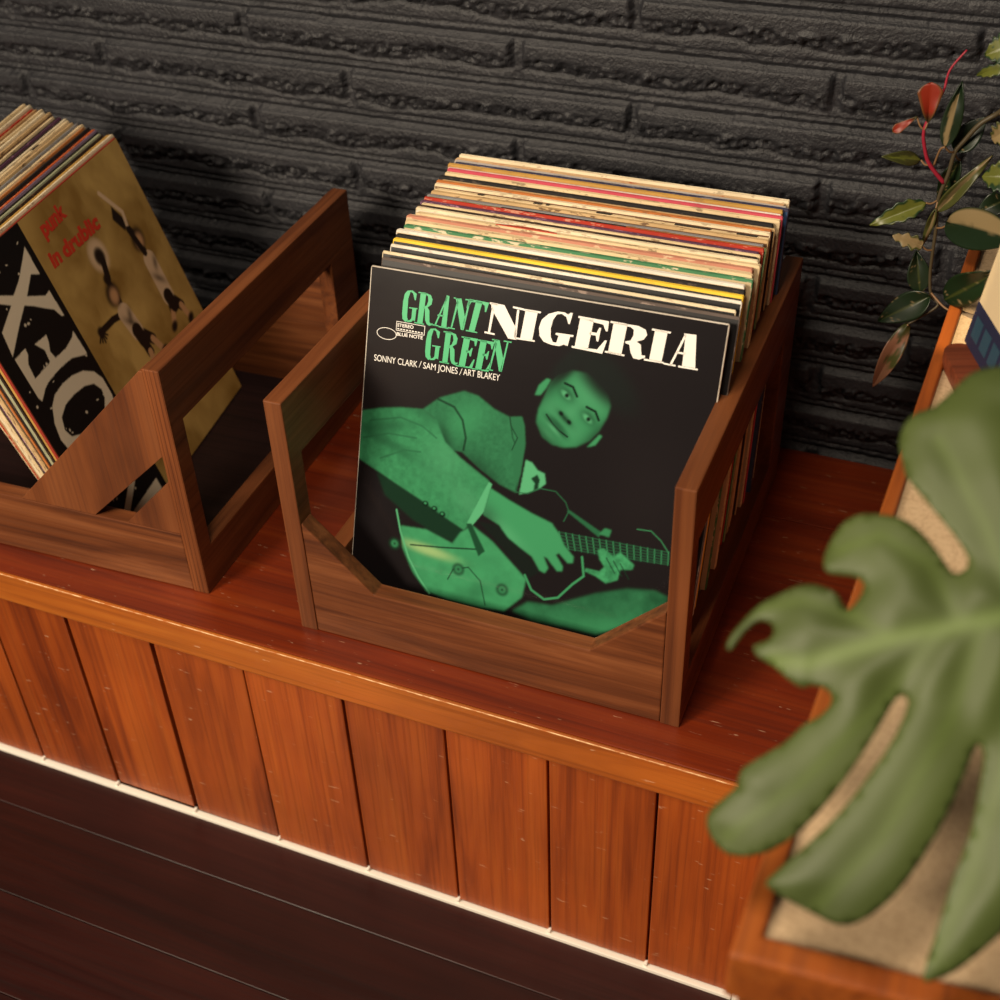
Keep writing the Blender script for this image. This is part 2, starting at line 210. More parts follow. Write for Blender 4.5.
def plate(outer, holes, place, d0, d1, bm=None):
    """extrude a 2-D outline with holes between depths d0 and d1; place(a, b, d) -> point"""
    bm = bm or bmesh.new()
    pts = []; edges = []
    for loop in [outer] + list(holes):
        b = len(pts)
        pts += [Vector(p) for p in loop]
        edges += [(b + i, b + (i + 1) % len(loop)) for i in range(len(loop))]
    vs, es, fs, *_ = geometry.delaunay_2d_cdt(pts, edges, [], 0, 1e-6)
    keep = []
    for f in fs:
        cx = sum(vs[i].x for i in f) / len(f); cy = sum(vs[i].y for i in f) / len(f)
        if inside(outer, cx, cy) and not any(inside(h, cx, cy) for h in holes):
            keep.append(f)
    A = [bm.verts.new(place(v.x, v.y, d0)) for v in vs]
    B = [bm.verts.new(place(v.x, v.y, d1)) for v in vs]
    cnt = {}
    for f in keep:
        bm.faces.new([A[i] for i in f]); bm.faces.new([B[i] for i in reversed(f)])
        for i in range(len(f)):
            a, b = f[i], f[(i + 1) % len(f)]
            cnt.setdefault((min(a, b), max(a, b)), []).append((a, b))
    for k, l in cnt.items():
        if len(l) == 1:
            a, b = l[0]
            bm.faces.new([A[b], A[a], B[a], B[b]])
    bm.verts.ensure_lookup_table()
    for v in [v for v in bm.verts if not v.link_faces]:
        bm.verts.remove(v)
    bmesh.ops.dissolve_limit(bm, angle_limit=.01, verts=bm.verts, edges=[e for e in bm.edges if len(e.link_faces) == 2])
    return bm

def tube(bm, pts, r0, r1=None, n=8, mi=0, sub=5):
    P = [Vector(p) for p in pts]
    r1 = r0 if r1 is None else r1
    Q = []
    for i in range(len(P) - 1):                       # catmull-rom
        p0 = P[max(i - 1, 0)]; p1 = P[i]; p2 = P[i + 1]; p3 = P[min(i + 2, len(P) - 1)]
        for s in range(sub):
            t = s / sub
            Q.append(.5 * ((2 * p1) + (p2 - p0) * t + (2 * p0 - 5 * p1 + 4 * p2 - p3) * t * t + (3 * p1 - p0 - 3 * p2 + p3) * t ** 3))
    Q.append(P[-1])
    rings = []
    for i, q in enumerate(Q):
        d = (Q[min(i + 1, len(Q) - 1)] - Q[max(i - 1, 0)]).normalized()
        u = d.cross(Vector((.3, .9, .2))).normalized(); w = d.cross(u)
        r = r0 + (r1 - r0) * i / (len(Q) - 1)
        rings.append([bm.verts.new(q + (u * math.cos(a) + w * math.sin(a)) * r) for a in [2 * math.pi * k / n for k in range(n)]])
    for a, b in zip(rings, rings[1:]):
        for k in range(n):
            f = bm.faces.new((a[k], a[(k + 1) % n], b[(k + 1) % n], b[k])); f.material_index = mi; f.smooth = True
    for r in (rings[0], rings[-1]):
        bm.faces.new(r).material_index = mi

def lathe(bm, prof, c, n=36, mi=0):
    rings = [[bm.verts.new((c[0] + r * math.cos(2 * math.pi * k / n), c[1] + r * math.sin(2 * math.pi * k / n), c[2] + z)) for k in range(n)] for r, z in prof]
    for a, b in zip(rings, rings[1:]):
        for k in range(n):
            f = bm.faces.new((a[k], a[(k + 1) % n], b[(k + 1) % n], b[k])); f.smooth = True; f.material_index = mi
    bm.faces.new(rings[0]); bm.faces.new(rings[-1])

def grid_mesh(name, V, nu, nv, mat, parent=None, colors=None, smooth=True):
    """V: (nv*nu, 3) array row by row"""
    me = bpy.data.meshes.new(name)
    i = np.arange(nv - 1)[:, None] * nu + np.arange(nu - 1)[None, :]
    q = np.stack([i, i + 1, i + nu + 1, i + nu], -1).reshape(-1, 4)
    me.vertices.add(len(V)); me.vertices.foreach_set('co', V.astype(np.float32).ravel())
    me.loops.add(q.size); me.loops.foreach_set('vertex_index', q.ravel().astype(np.int32))
    me.polygons.add(len(q)); me.polygons.foreach_set('loop_start', np.arange(0, q.size, 4, dtype=np.int32))
    me.update(calc_edges=True)
    me.polygons.foreach_set('use_smooth', np.full(len(q), smooth))
    if colors is not None:
        ca = me.color_attributes.new('print', 'FLOAT_COLOR', 'POINT')
        c4 = np.ones((len(V), 4), np.float32); c4[:, :3] = colors.reshape(-1, 3)
        ca.data.foreach_set('color', c4.ravel())
    me.materials.append(mat)
    me.validate()
    return link(bpy.data.objects.new(name, me), parent)

def vnoise(x, y, seed):
    """value noise, numpy arrays"""
    T = np.random.RandomState(seed).rand(256, 256)
    xi = np.floor(x).astype(int); yi = np.floor(y).astype(int)
    fx = x - xi; fy = y - yi
    fx = fx * fx * (3 - 2 * fx); fy = fy * fy * (3 - 2 * fy)
    g = lambda a, b: T[a % 256, b % 256]
    return (g(xi, yi) * (1 - fx) + g(xi + 1, yi) * fx) * (1 - fy) + (g(xi, yi + 1) * (1 - fx) + g(xi + 1, yi + 1) * fx) * fy

def fbm(x, y, seed, oct=4, gain=.5):
    s = 0; a = 1; t = 0
    for o in range(oct):
        s = s + a * vnoise(x * 2 ** o, y * 2 ** o, seed + o); t += a; a *= gain
    return s / t

# ------------------------------------------------------------------ materials
def srgb(r, g, b):
    f = lambda c: (c / 255 / 12.92) if c <= 10 else ((c / 255 + .055) / 1.055) ** 2.4
    return (f(r), f(g), f(b), 1)

class NT:
    def __init__(s, name):
        s.m = bpy.data.materials.new(name); s.m.use_nodes = True
        s.t = s.m.node_tree; s.b = s.t.nodes['Principled BSDF']
    def n(s, typ, **kw):
        nd = s.t.nodes.new(typ)
        for k, v in kw.items():
            if k in nd.inputs: nd.inputs[k].default_value = v
            else: setattr(nd, k, v)
        return nd
    def l(s, a, b): s.t.links.new(a, b)
    def ramp(s, fac, stops):
        r = s.n('ShaderNodeValToRGB')
        els = r.color_ramp.elements
        while len(els) < len(stops): els.new(.5)
        for e, (p, c) in zip(els, stops): e.position = p; e.color = c
        s.l(fac, r.inputs[0]); return r.outputs[0]
    def mix(s, fac, a, b, mode='MIX'):
        m = s.n('ShaderNodeMix', data_type='RGBA', blend_type=mode)
        for k, v in ((0, fac), (6, a), (7, b)):
            if hasattr(v, 'node'): s.l(v, m.inputs[k])
            else: m.inputs[k].default_value = v
        return m.outputs[2]
    def coord(s, scale, rot=(0, 0, 0), kind='Object', loc=(0, 0, 0)):
        c = s.n('ShaderNodeTexCoord'); mp = s.n('ShaderNodeMapping')
        mp.inputs['Scale'].default_value = scale; mp.inputs['Rotation'].default_value = rot; mp.inputs['Location'].default_value = loc
        s.l(c.outputs[kind], mp.inputs[0]); return mp.outputs[0]
    def noise(s, vec, scale, detail=4, rough=.55, dist=0.):
        n = s.n('ShaderNodeTexNoise'); n.inputs['Scale'].default_value = scale; n.inputs['Detail'].default_value = detail
        n.inputs['Roughness'].default_value = rough; n.inputs['Distortion'].default_value = dist
        s.l(vec, n.inputs['Vector']); return n.outputs['Fac']
    def bump(s, h, strength, dist=.001):
        b = s.n('ShaderNodeBump'); b.inputs['Strength'].default_value = strength; b.inputs['Distance'].default_value = dist
        s.l(h, b.inputs['Height']); s.l(b.outputs[0], s.b.inputs['Normal'])
    def set(s, color=None, rough=None, spec=None, coat=None, coatr=None):
        if color is not None:
            if hasattr(color, 'node'): s.l(color, s.b.inputs['Base Color'])
            else: s.b.inputs['Base Color'].default_value = color
        if rough is not None:
            if hasattr(rough, 'node'): s.l(rough, s.b.inputs['Roughness'])
            else: s.b.inputs['Roughness'].default_value = rough
        if spec is not None: s.b.inputs['Specular IOR Level'].default_value = spec
        if coat is not None: s.b.inputs['Coat Weight'].default_value = coat
        if coatr is not None: s.b.inputs['Coat Roughness'].default_value = coatr
        return s.m

def plain(name, c, rough=.6, spec=.4):
    return NT(name).set(c, rough, spec)

def wood(name, axis, dark, mid, light, rough=.42, spec=.4, fine=1., seed=0., island=False, scratches=0., ply=False, coat=0.):
    t = NT(name)
    st = {'X': (1.6, 26, 26), 'Y': (26, 1.6, 26), 'Z': (26, 26, 1.6)}[axis]
    loc = (seed, seed * 1.7, seed * .6)
    v = t.coord(tuple(s * fine for s in st), loc=loc)
    if island:
        g = t.n('ShaderNodeNewGeometry'); add = t.n('ShaderNodeVectorMath', operation='ADD')
        sc = t.n('ShaderNodeVectorMath', operation='SCALE'); sc.inputs[3].default_value = 37.
        cmb = t.n('ShaderNodeCombineXYZ')
        for k in range(3): t.l(g.outputs['Random Per Island'], cmb.inputs[k])
        t.l(cmb.outputs[0], sc.inputs[0]); t.l(v, add.inputs[0]); t.l(sc.outputs[0], add.inputs[1]); v = add.outputs[0]
    a = t.noise(v, 1.5, 6, .6, .9)
    st2 = {'X': (4, 260, 260), 'Y': (260, 4, 260), 'Z': (260, 260, 4)}[axis]
    b = t.noise(t.coord(st2, loc=loc), 1., 3, .6)
    c = t.ramp(a, [(.28, dark), (.5, mid), (.74, light)])
    pores = t.ramp(b, [(.34, (.60, .56, .54, 1)), (.52, (1, 1, 1, 1))])
    c = t.mix(.6, c, pores, 'MULTIPLY')
    big = t.ramp(t.noise(t.coord((5, 5, 5), loc=loc), 1.2, 3), [(.3, (.72, .72, .72, 1)), (.7, (1.15, 1.15, 1.15, 1))])
    c = t.mix(.7, c, big, 'MULTIPLY')
    if island:
        hv = t.ramp(g.outputs['Random Per Island'], [(0, (.72, .62, .55, 1)), (.5, (.95, .92, .9, 1)), (1, (1.15, 1.1, 1.05, 1))])
        c = t.mix(.8, c, hv, 'MULTIPLY')
    if ply:
        w = t.n('ShaderNodeTexWave', wave_type='BANDS', bands_direction='X')
        t.l(t.coord((1, 1, 1)), w.inputs['Vector']); w.inputs['Scale'].default_value = 75; w.inputs['Distortion'].default_value = .6; w.inputs['Detail'].default_value = 2
        w.inputs['Detail Scale'].default_value = 3
        pl = t.ramp(w.outputs['Fac'], [(.05, (.5, .45, .42, 1)), (.25, (1, 1, 1, 1))])
        c = t.mix(.75, c, pl, 'MULTIPLY')
    if scratches:
        sc = t.noise(t.coord((16, 190, 90), rot=(.2, .1, .9), loc=(3, 1, 2)), 3., 2, .5)
        sc2 = t.noise(t.coord((22, 22, 22)), 3., 2, .5)
        m = t.n('ShaderNodeMath', operation='MULTIPLY')
        t.l(t.ramp(sc, [(.66, (0, 0, 0, 1)), (.70, (1, 1, 1, 1))]), m.inputs[0]); t.l(t.ramp(sc2, [(.56, (0, 0, 0, 1)), (.62, (1, 1, 1, 1))]), m.inputs[1])
        sp = t.n('ShaderNodeMath', operation='MULTIPLY'); sp.inputs[1].default_value = scratches
        t.l(m.outputs[0], sp.inputs[0])
        c = t.mix(sp.outputs[0], c, (.8, .55, .35, 1))
    t.bump(b, .25, .0006)
    r = t.ramp(b, [(.3, (rough + .12,) * 3 + (1,)), (.6, (rough,) * 3 + (1,))])
    return t.set(c, r, spec, coat, .2)

WD, WM, WL = (.070, .018, .0055, 1), (.150, .044, .0130, 1), (.225, .075, .024, 1)
M_crX = wood('walnut_stain_along', 'X', (.058, .0145, .0045, 1), WM, (.255, .088, .030, 1), .42, fine=1.25)
M_crY = wood('walnut_stain_deep', 'Y', WD, WM, WL, .40, seed=3)
M_crE = wood('walnut_stain_upright', 'Z', WD, WM, WL, .45, seed=5)
M_crP = wood('walnut_stain_ply_edge', 'Z', (.11, .028, .008, 1), (.20, .058, .016, 1), (.28, .09, .028, 1), .55, .25, seed=6, ply=True)
M_benchtop = wood('red_varnished_pine_top', 'X', (.095, .011, .003, 1), (.170, .0215, .0042, 1), (.25, .042, .007, 1), .33, .45, .7, scratches=.32, coat=.1)
M_benchedge = wood('orange_varnished_pine_edge', 'X', (.30, .068, .008, 1), (.44, .115, .014, 1), (.52, .16, .022, 1), .33, .5, .7, seed=8, scratches=.35)
M_plank = wood('orange_varnished_pine_planks', 'Z', (.19, .033, .005, 1), (.35, .070, .009, 1), (.44, .105, .014, 1), .36, .5, 1., seed=2, island=True, scratches=.3)
M_floor = wood('dark_floorboards', 'X', (.014, .0032, .0030, 1), (.026, .0055, .0045, 1), (.036, .008, .006, 1), .35, .35, .8, seed=12, island=True)
M_cab = wood('orange_cabinet_wood', 'Y', (.20, .044, .007, 1), (.32, .078, .012, 1), (.40, .110, .018, 1), .38, .45, seed=9)
M_slat = wood('brown_board', 'Y', (.09, .02, .008, 1), (.16, .036, .014, 1), (.2, .05, .02, 1), .45, seed=4)
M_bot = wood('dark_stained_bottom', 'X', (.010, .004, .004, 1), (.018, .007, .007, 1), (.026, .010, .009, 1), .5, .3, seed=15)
M_brace = wood('walnut_stain_brace', 'Z', (.10, .027, .008, 1), (.19, .056, .016, 1), (.26, .088, .028, 1), .45, fine=.45, seed=21)
M_gap = plain('dark_gap', (.006, .003, .002, 1), .8, .2)

def brick_mat():
    t = NT('black_painted_brick')
    a = t.noise(t.coord((30, 30, 30)), 1, 5, .6); b = t.noise(t.coord((300, 300, 300)), 1, 3, .6)
    c = t.ramp(a, [(.3, (.0145, .0150, .0185, 1)), (.7, (.0265, .0265, .0310, 1))])
    t.bump(b, .9, .0016)
    return t.set(c, .5, .4)
M_brick = brick_mat()

def edge_mat(name, c, wear=.5, rough=.75, tint=(.16, .09, .045, 1)):
    """card sleeve edge: worn, slightly streaked along its length"""
    t = NT(name)
    n1 = t.noise(t.coord((14, 300, 60)), 1., 4, .65)
    n2 = t.noise(t.coord((60, 500, 120), loc=(random.random() * 9,) * 3), 1., 3, .7)
    c1 = t.mix(1., c, t.ramp(n1, [(.3, (.74, .70, .64, 1)), (.6, (1.02, 1, 1, 1))]), 'MULTIPLY')
    m = t.ramp(n2, [(.57, (0, 0, 0, 1)), (.64, (wear, wear, wear, 1))])
    c2 = t.mix(m, c1, tint)
    return t.set(c2, rough, .3)

def leafmat(name, attr='print', rough=.38):
    t = NT(name)
    v = t.n('ShaderNodeVertexColor'); v.layer_name = attr
    t.set(v.outputs[0], rough, .45)
    t.b.inputs['Subsurface Weight'].default_value = 0
    return t.m
M_leaf = leafmat('leaf_surface')
def printmat(name, rough=.5, spec=.3, bump=0.):
    t = NT(name)
    v = t.n('ShaderNodeVertexColor'); v.layer_name = 'print'
    if bump:
        t.bump(t.noise(t.coord((14, 14, 14)), 1., 3, .5), bump, .004)
    return t.set(v.outputs[0], rough, spec)
M_gloss = printmat('glossy_printed_card', .16, .5, .06)
M_matte = printmat('matte_printed_card', .55, .35)

# ------------------------------------------------------------------ the setting
YW = .452          # mean plane of the brick wall
def brick_wall():
    nu, nv = 1040, 500
    U = np.linspace(-1.05, 1.03, nu); Z = np.linspace(-.06, .94, nv)
    u, z = np.meshgrid(U, Z)
    pitch, bh, length, jw = .0513, .0405, .3138, .0115
    zz = z + .0022 * (vnoise(u * 4, z * 6, 40) - .5)
    q = zz - .3886 + bh / 2 + (pitch - bh)
    course = np.floor(q / pitch)
    f = q - course * pitch                                            # 0 at foot of the mortar bed
    off = np.where(course % 2 == 0, .050, .1705)
    off = off + .05 * (np.random.RandomState(3).rand(200)[(course % 200).astype(int)] - .5) * (np.abs(course + .5) > 3)
    k = (u - off) / length
    d = np.abs(k - np.round(k)) * length
    bid = np.round(k - .5) + course * 31
    per = np.random.RandomState(9).rand(997)[(bid.astype(int) * 17) % 997]
    t = (f - (pitch - bh)) / bh                                       # 0 bottom of brick, 1 top
    n1 = fbm(u * 60, z * 70, 11, 4, .6); n2 = fbm(u * 190, z * 230, 21, 3, .6); n3 = fbm(u * 24 + per * 5, z * 9 + per * 7, 31, 3)
    ridge = 1 - np.abs(2 * fbm(u * 85 + 4 * n3, z * 120, 77, 3, .6) - 1) * 2.2
    up = .66 + .18 * (n3 - .5) + .10 * (per - .5) + .10 * (n1 - .5)   # break starts below the smooth top band
    lo = .27 + .34 * (n3 - .5) + .14 * (n1 - .5)                      # and ends above the smooth foot band
    top_d = .0128 + .0025 * (per - .5); low_d = .0046
    s = np.clip((t - lo) / np.maximum(up - lo, .08), 0, 1)
    inz = np.clip(np.minimum(s, 1 - s) * 6, 0, 1)
    depth = low_d + (top_d - low_d) * s ** .62
    depth = depth + inz * ((n1 - .5) * .0150 + (n2 - .5) * .0085 - np.clip(ridge - .5, 0, 1) * .0070)
    depth = depth - .0035 * np.clip(1 - np.abs(t - lo + .03) / .055, 0, 1) * (.3 + 1.1 * n3)   # dark line under the break
    depth = depth - .0022 * np.clip(1 - (1 - t) / .06, 0, 1)
    bed = f / (pitch - bh)
    mort = .0075 * np.clip(bed, 0, 1) + (n2 - .5) * .0030
    depth = np.where(t < 0, mort, depth)
    depth = depth - .0075 * np.clip(1 - np.abs(t + .03) / .05, 0, 1) * (.55 + .9 * n1)
    vj = np.clip(1 - (d - jw * .36 - .008 * (n1 - .5)) / .0028, 0, 1) * (t > -.02)
    depth = depth * (1 - vj) + vj * (.0034 + (n1 - .5) * .004 + (n2 - .5) * .0025)
    depth = depth + (fbm(u * 300, z * 300, 51, 2) - .5) * .0008 + (fbm(u * 7, z * 12, 61, 2) - .5) * .002
    V = np.stack([u, YW - depth, z], -1).reshape(-1, 3)
    o = grid_mesh('wall_back', V, nu, nv, M_brick)
    return tag(o, 'black painted wall of long rough split-face bricks', None, None, 'structure')
wall = brick_wall()

def build_floor():
    bm = bmesh.new()
    ZB = -.3053
    ys = [.44, -.005] + [-.100 - .0955 * i for i in range(14)]
    for a, b in zip(ys, ys[1:]):
        x = -1.7
        while x < 1.7:
            L = random.uniform(.9, 1.6)
            box(bm, x, min(x + L, 1.7), b + .0003, a - .0003, ZB - .02, ZB)
            x += L + .0006
    return tag(finish(bm, 'floor', M_floor, None, .0007, 1), 'dark brown wooden floorboards', None, None, 'structure')
build_floor()
bm = bmesh.new(); box(bm, -1.7, 1.7, -1.4, .44, -.35, -.326)
tag(finish(bm, 'floor', plain('seam_dust', (.10, .05, .035, 1), .8, .2)), 'subfloor showing in the seams of the boards', None, None, 'structure')

# ------------------------------------------------------------------ built-in bench
XE0, XE1 = .4885, .5045          # slanted right end: front, back
bench = tag(empty('wooden_bench', Matrix.Translation((0, 0, -.3053))), 'long low orange varnished wooden bench of upright planks along the black wall', 'bench')
BZ = .3053
def bench_prism(y0, y1, z0, z1, name, mat, bev, x0=-1.25):
    bm = bmesh.new()
    e = lambda y: XE0 + (XE1 - XE0) * (y + .04) / .48
    P = [(x0, y0), (e(y0), y0), (e(y1), y1), (x0, y1)]
    return finish(plate(P, [], lambda a, b, d: (a, b, d + BZ), z0, z1, bm), name, mat, bench, bev, 2)
bench_prism(-.0352, .3115, -.039, 0., 'top_board', M_benchtop, .0012)
bench_prism(.3125, .4345, -.039, 0., 'top_board', M_benchtop, .0012)
bench_prism(-.0392, -.0354, -.039, 0., 'front_edge', M_benchedge, .0022)
def worn():  # pale mix paints the bright edge highlight together with the wear
    t = NT('worn_highlight_line')
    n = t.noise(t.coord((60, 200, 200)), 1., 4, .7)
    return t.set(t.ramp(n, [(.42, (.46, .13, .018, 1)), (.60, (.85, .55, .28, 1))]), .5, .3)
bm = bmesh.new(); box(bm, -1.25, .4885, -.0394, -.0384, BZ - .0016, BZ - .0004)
finish(bm, 'worn_edge_highlight', worn(), bench, .0003, 1)
seams = [-1.2, -1.094, -.99, -.886, -.782, -.676, -.571, -.467, -.3617, -.2594, -.156, -.05, .0573, .1608, .2604, .3606, .461, .4885]
bm = bmesh.new()
for a, b in zip(seams, seams[1:]):
    g0 = .0035 if abs(a + .156) < .002 else .0011
    g1 = .0035 if abs(b + .156) < .002 else .0011
    y = -.0362 + random.uniform(-.0012, .0012)
    if abs(b + .156) < .01: y = -.0335
    box(bm, a + g0, b - g1, y, y + .016, .007, BZ - .0392)
fp = finish(bm, 'front_planks', M_plank, bench, .0014, 2)
bm = bmesh.new(); box(bm, -1.25, .488, -.019, -.005, .004, BZ - .0392)
finish(bm, 'backing', M_gap, bench)
bm = bmesh.new(); 
x = -1.25
box(bm, -1.25, .446, -.0408, -.0335, -.0005, .0048); box(bm, .4465, .489, -.0405, -.0335, -.0005, .0048)
for s in seams[1:-1]:
    box(bm, s - .0022, s + .0015, -.0390, -.0335, .004, .009)
tr = finish(bm, 'trim_1', NT('white_sealant').set((.90, .84, .74, 1), .5), None, .0012, 2)
tr.location = (0, 0, -.3053)
tag(tr, 'thin white strip along the foot of the bench', None, None, 'structure')

# ------------------------------------------------------------------ record crates
def crate_side(root, x0, x1, D, H, ply=True):
    """upright frame with one long slot; x0..x1 thickness"""
    outer = [(0, 0), (D, 0), (D, H), (0, H)]
    r = .004
    hole = [(.020, .049), (D - .054, .049), (D - .054, .194), (.020, .194)]
    bm = plate(outer, [hole], lambda a, b, d: (d, a, b), x0, x1)
    o = finish(bm, 'side_panel', [M_crY, M_crP if ply else M_crE], root, .0013, 2)
    for p in o.data.polygons:
        if p.normal.y < -.9 and p.center.y < .002: p.material_index = 1
    return o

def crate(origin, yaw, W, D, H, t, front, holes, label, back_h, zfloor):
    root = tag(empty('record_crate', ymat(origin, yaw)), label, 'crate')
    crate_side(root, 0, t, D, H, bool(holes))
    crate_side(root, W - t, W, D, H, bool(holes))
    if holes:
        zr = .0706
        bm = bmesh.new(); box(bm, t + .0003, W - t - .0003, .0006, .0175, .0008, zr)
        finish(bm, 'front_rail', M_crX, root, .0012, 2)
        xa = W - .197
        for mir in (False, True):
            fx_ = (lambda x: W - x) if mir else (lambda x: x)
            P1 = [(W - .0173, .2515), (W - .021, .2515), (xa, zr + .0004), (W - .112, zr + .0004), (W - .0185, .160), (W - .0173, .160)]
            P2 = [(W - .0173, .131), (W - .0185, .131), (W - .0755, zr + .0004), (W - .0173, zr + .0004)]
            for nm, PP in (('brace', P1), ('corner_block', P2)):
                bm = plate([(fx_(x), z) for x, z in PP], [], lambda a, b, d: (a, d, b), .0008, .0173)
                finish(bm, nm, M_brace, root, .0012, 2)
    else:
        bm = plate(front, [], lambda a, b, d: (a, d, b), .0006, .0175)
        finish(bm, 'front_board', M_crX, root, .0013, 2)
    if holes:
        bm = plate(front, [], lambda a, b, d: (a, d, b), D - .0165, D - .001)
    else:
        bm = bmesh.new(); box(bm, t + .0003, W - t - .0003, D - .0165, D - .001, 0.0005, back_h)
    finish(bm, 'back_board', M_crX, root, .0012, 2)
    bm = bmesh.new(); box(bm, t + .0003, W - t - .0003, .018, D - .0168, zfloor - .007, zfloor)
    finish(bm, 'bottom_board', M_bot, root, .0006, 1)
    return root

WR, TR_, DR, HR = .3654, .017, .382, .2555
fr = [(TR_ + .0003, .0008), (WR - TR_ - .0003, .0008), (WR - TR_ - .0003, .129), (.2835, .0642), (.0820, .0642), (TR_ + .0003, .129)]
crate((0, 0, 0), .010, WR, DR, HR, TR_, fr, [], 'walnut-stained open crate with notched front holding the black and green album', .10, .0172)
WLf = .60
def lx(a): return WLf + a
c = [(-.0173, .0008), (-.0173, .2548), (-.0195, .2548), (-.198, .0712)]
m = lambda a: -WLf - a
fl = [(lx(-.0173), .0008), (lx(-.0173), .2515), (lx(-.021), .2515), (lx(-.197), .0712), (-m(0) * 0 + .197, .0712), (.021, .2515), (.0173, .2515), (.0173, .0008)]
hr = [(lx(-.0185), .160), (lx(-.0185), .131), (lx(-.0755), .0712), (lx(-.112), .0712)]
hl = [(WLf - x, z) for x, z in hr][::-1]
cl_yaw = .0417
ox, oy = -.107 - WLf * math.cos(cl_yaw), .0078 - WLf * math.sin(cl_yaw)
crate((ox, oy, 0), cl_yaw, WLf, .374, .2552, .017, fl, [hr, hl], 'walnut-stained crate with wide V front and slanted slots, at the left', .10, .0080)

# ------------------------------------------------------------------ record sleeves
def sleeve_mesh(root, size, th, m_face, m_edge, humps=None):
    """card sleeve: x 0..size, z 0..size, y 0 (front) .. th (back); folded card edges show as rounded ridges"""
    humps = humps or max(1, int(round(th / .0024)))
    bm = bmesh.new()
    w = th / humps
    prof = [(0, 0), (th, 0)]
    top = []
    for h in range(humps):
        y0 = h * w
        for q, dz in ((.0, -.0026), (.16, -.0004), (.5, .0), (.84, -.0004)):
            top.append((y0 + q * w, size + dz))
    top.append((th, size - .0016))
    prof += top[::-1]
    n = len(prof)
    A = [bm.verts.new((0.0008, y, z)) for y, z in prof]; B = [bm.verts.new((size - .0008, y, z)) for y, z in prof]
    for i in range(n):
        j = (i + 1) % n
        f = bm.faces.new((A[i], A[j], B[j], B[i]))
        f.material_index = 0 if i in (1, n - 1) else 1
    for R_, xo in ((A, 0.), (B, size)):
        c = [bm.verts.new((xo, .00025 + (th - .0005) * (v.co.y / th), .0008 + (v.co.z - .0008) * (1 - .0012 / size))) for v in R_]
        for i in range(n):
            j = (i + 1) % n
            bm.faces.new((R_[i], R_[j], c[j], c[i])).material_index = 1
        bm.faces.new(c).material_index = 1
    bmesh.ops.recalc_face_normals(bm, faces=bm.faces)
    me = bpy.data.meshes.new('sleeve'); bm.to_mesh(me); bm.free()
    me.materials.append(m_face); me.materials.append(m_edge)
    return link(bpy.data.objects.new('sleeve', me), root)

def cuts(root, size, th, m, x0, x1):
    """a printed band or mark on the upper edge of a sleeve"""
    bm = bmesh.new(); box(bm, x0, x1, th * .12, th * .88, size - .0011, size + .00025)
    return finish(bm, 'edge_print', m, root)

CREAM = (.76, .60, .36, 1); PALE = (.80, .69, .48, 1); WHITE = (.82, .77, .68, 1); TANC = (.46, .27, .12, 1)
E_ = {}
def em(key, c, wear=.5, **k):
    if key not in E_: E_[key] = edge_mat('sleeve_edge_' + key, c, wear, **k)
    return E_[key]
em('cream', CREAM, .75); em('pale', PALE, .5); em('white', WHITE, .35); em('tan', TANC, .6); em('worn', (.58, .40, .2, 1), 1.); em('black', (.014, .012, .012, 1), .5, tint=(.12, .09, .07, 1))
em('yellow', (.90, .62, .055, 1), .1); em('green', (.06, .22, .10, 1), .9, tint=(.7, .6, .42, 1)); em('pink', (.55, .07, .11, 1), .3); em('navy', (.035, .035, .075, 1), .5, tint=(.3, .28, .3, 1)); em('purple', (.09, .035, .075, 1), .8, tint=(.4, .2, .3, 1))
em('orange', (.50, .17, .04, 1), .7); em('red', (.42, .03, .012, 1), .5, tint=(.7, .45, .3, 1)); em('mint', (.30, .42, .2, 1), .5); em('rose', (.55, .24, .16, 1), .8, tint=(.7, .55, .35, 1)); em('grey', (.25, .25, .26, 1), .6); em('speck', (.60, .40, .22, 1), 1., tint=(.4, .06, .015, 1)); em('lilac', (.20, .14, .22, 1), .6)
em('warmgrey', (.11, .085, .075, 1), .6, tint=(.4, .3, .25, 1)); em('ochre', (.50, .29, .07, 1), .4); em('sage', (.36, .38, .24, 1), .4); em('redorange', (.50, .10, .025, 1), .6, tint=(.7, .4, .25, 1)); em('brownblack', (.03, .018, .012, 1), .7); em('clear', (.45, .42, .40, 1), .5)
F_ = {k: plain('sleeve_face_' + k, c, .38, .4) for k, c in dict(black=(.012, .011, .012, 1), cream=(.52, .40, .24, 1), white=(.6, .57, .5, 1), dark=(.03, .022, .02, 1), red=(.3, .02, .012, 1), blue=(.03, .07, .16, 1), brown=(.14, .07, .035, 1), green=(.05, .18, .09, 1), orange=(.42, .15, .04, 1)).items()}

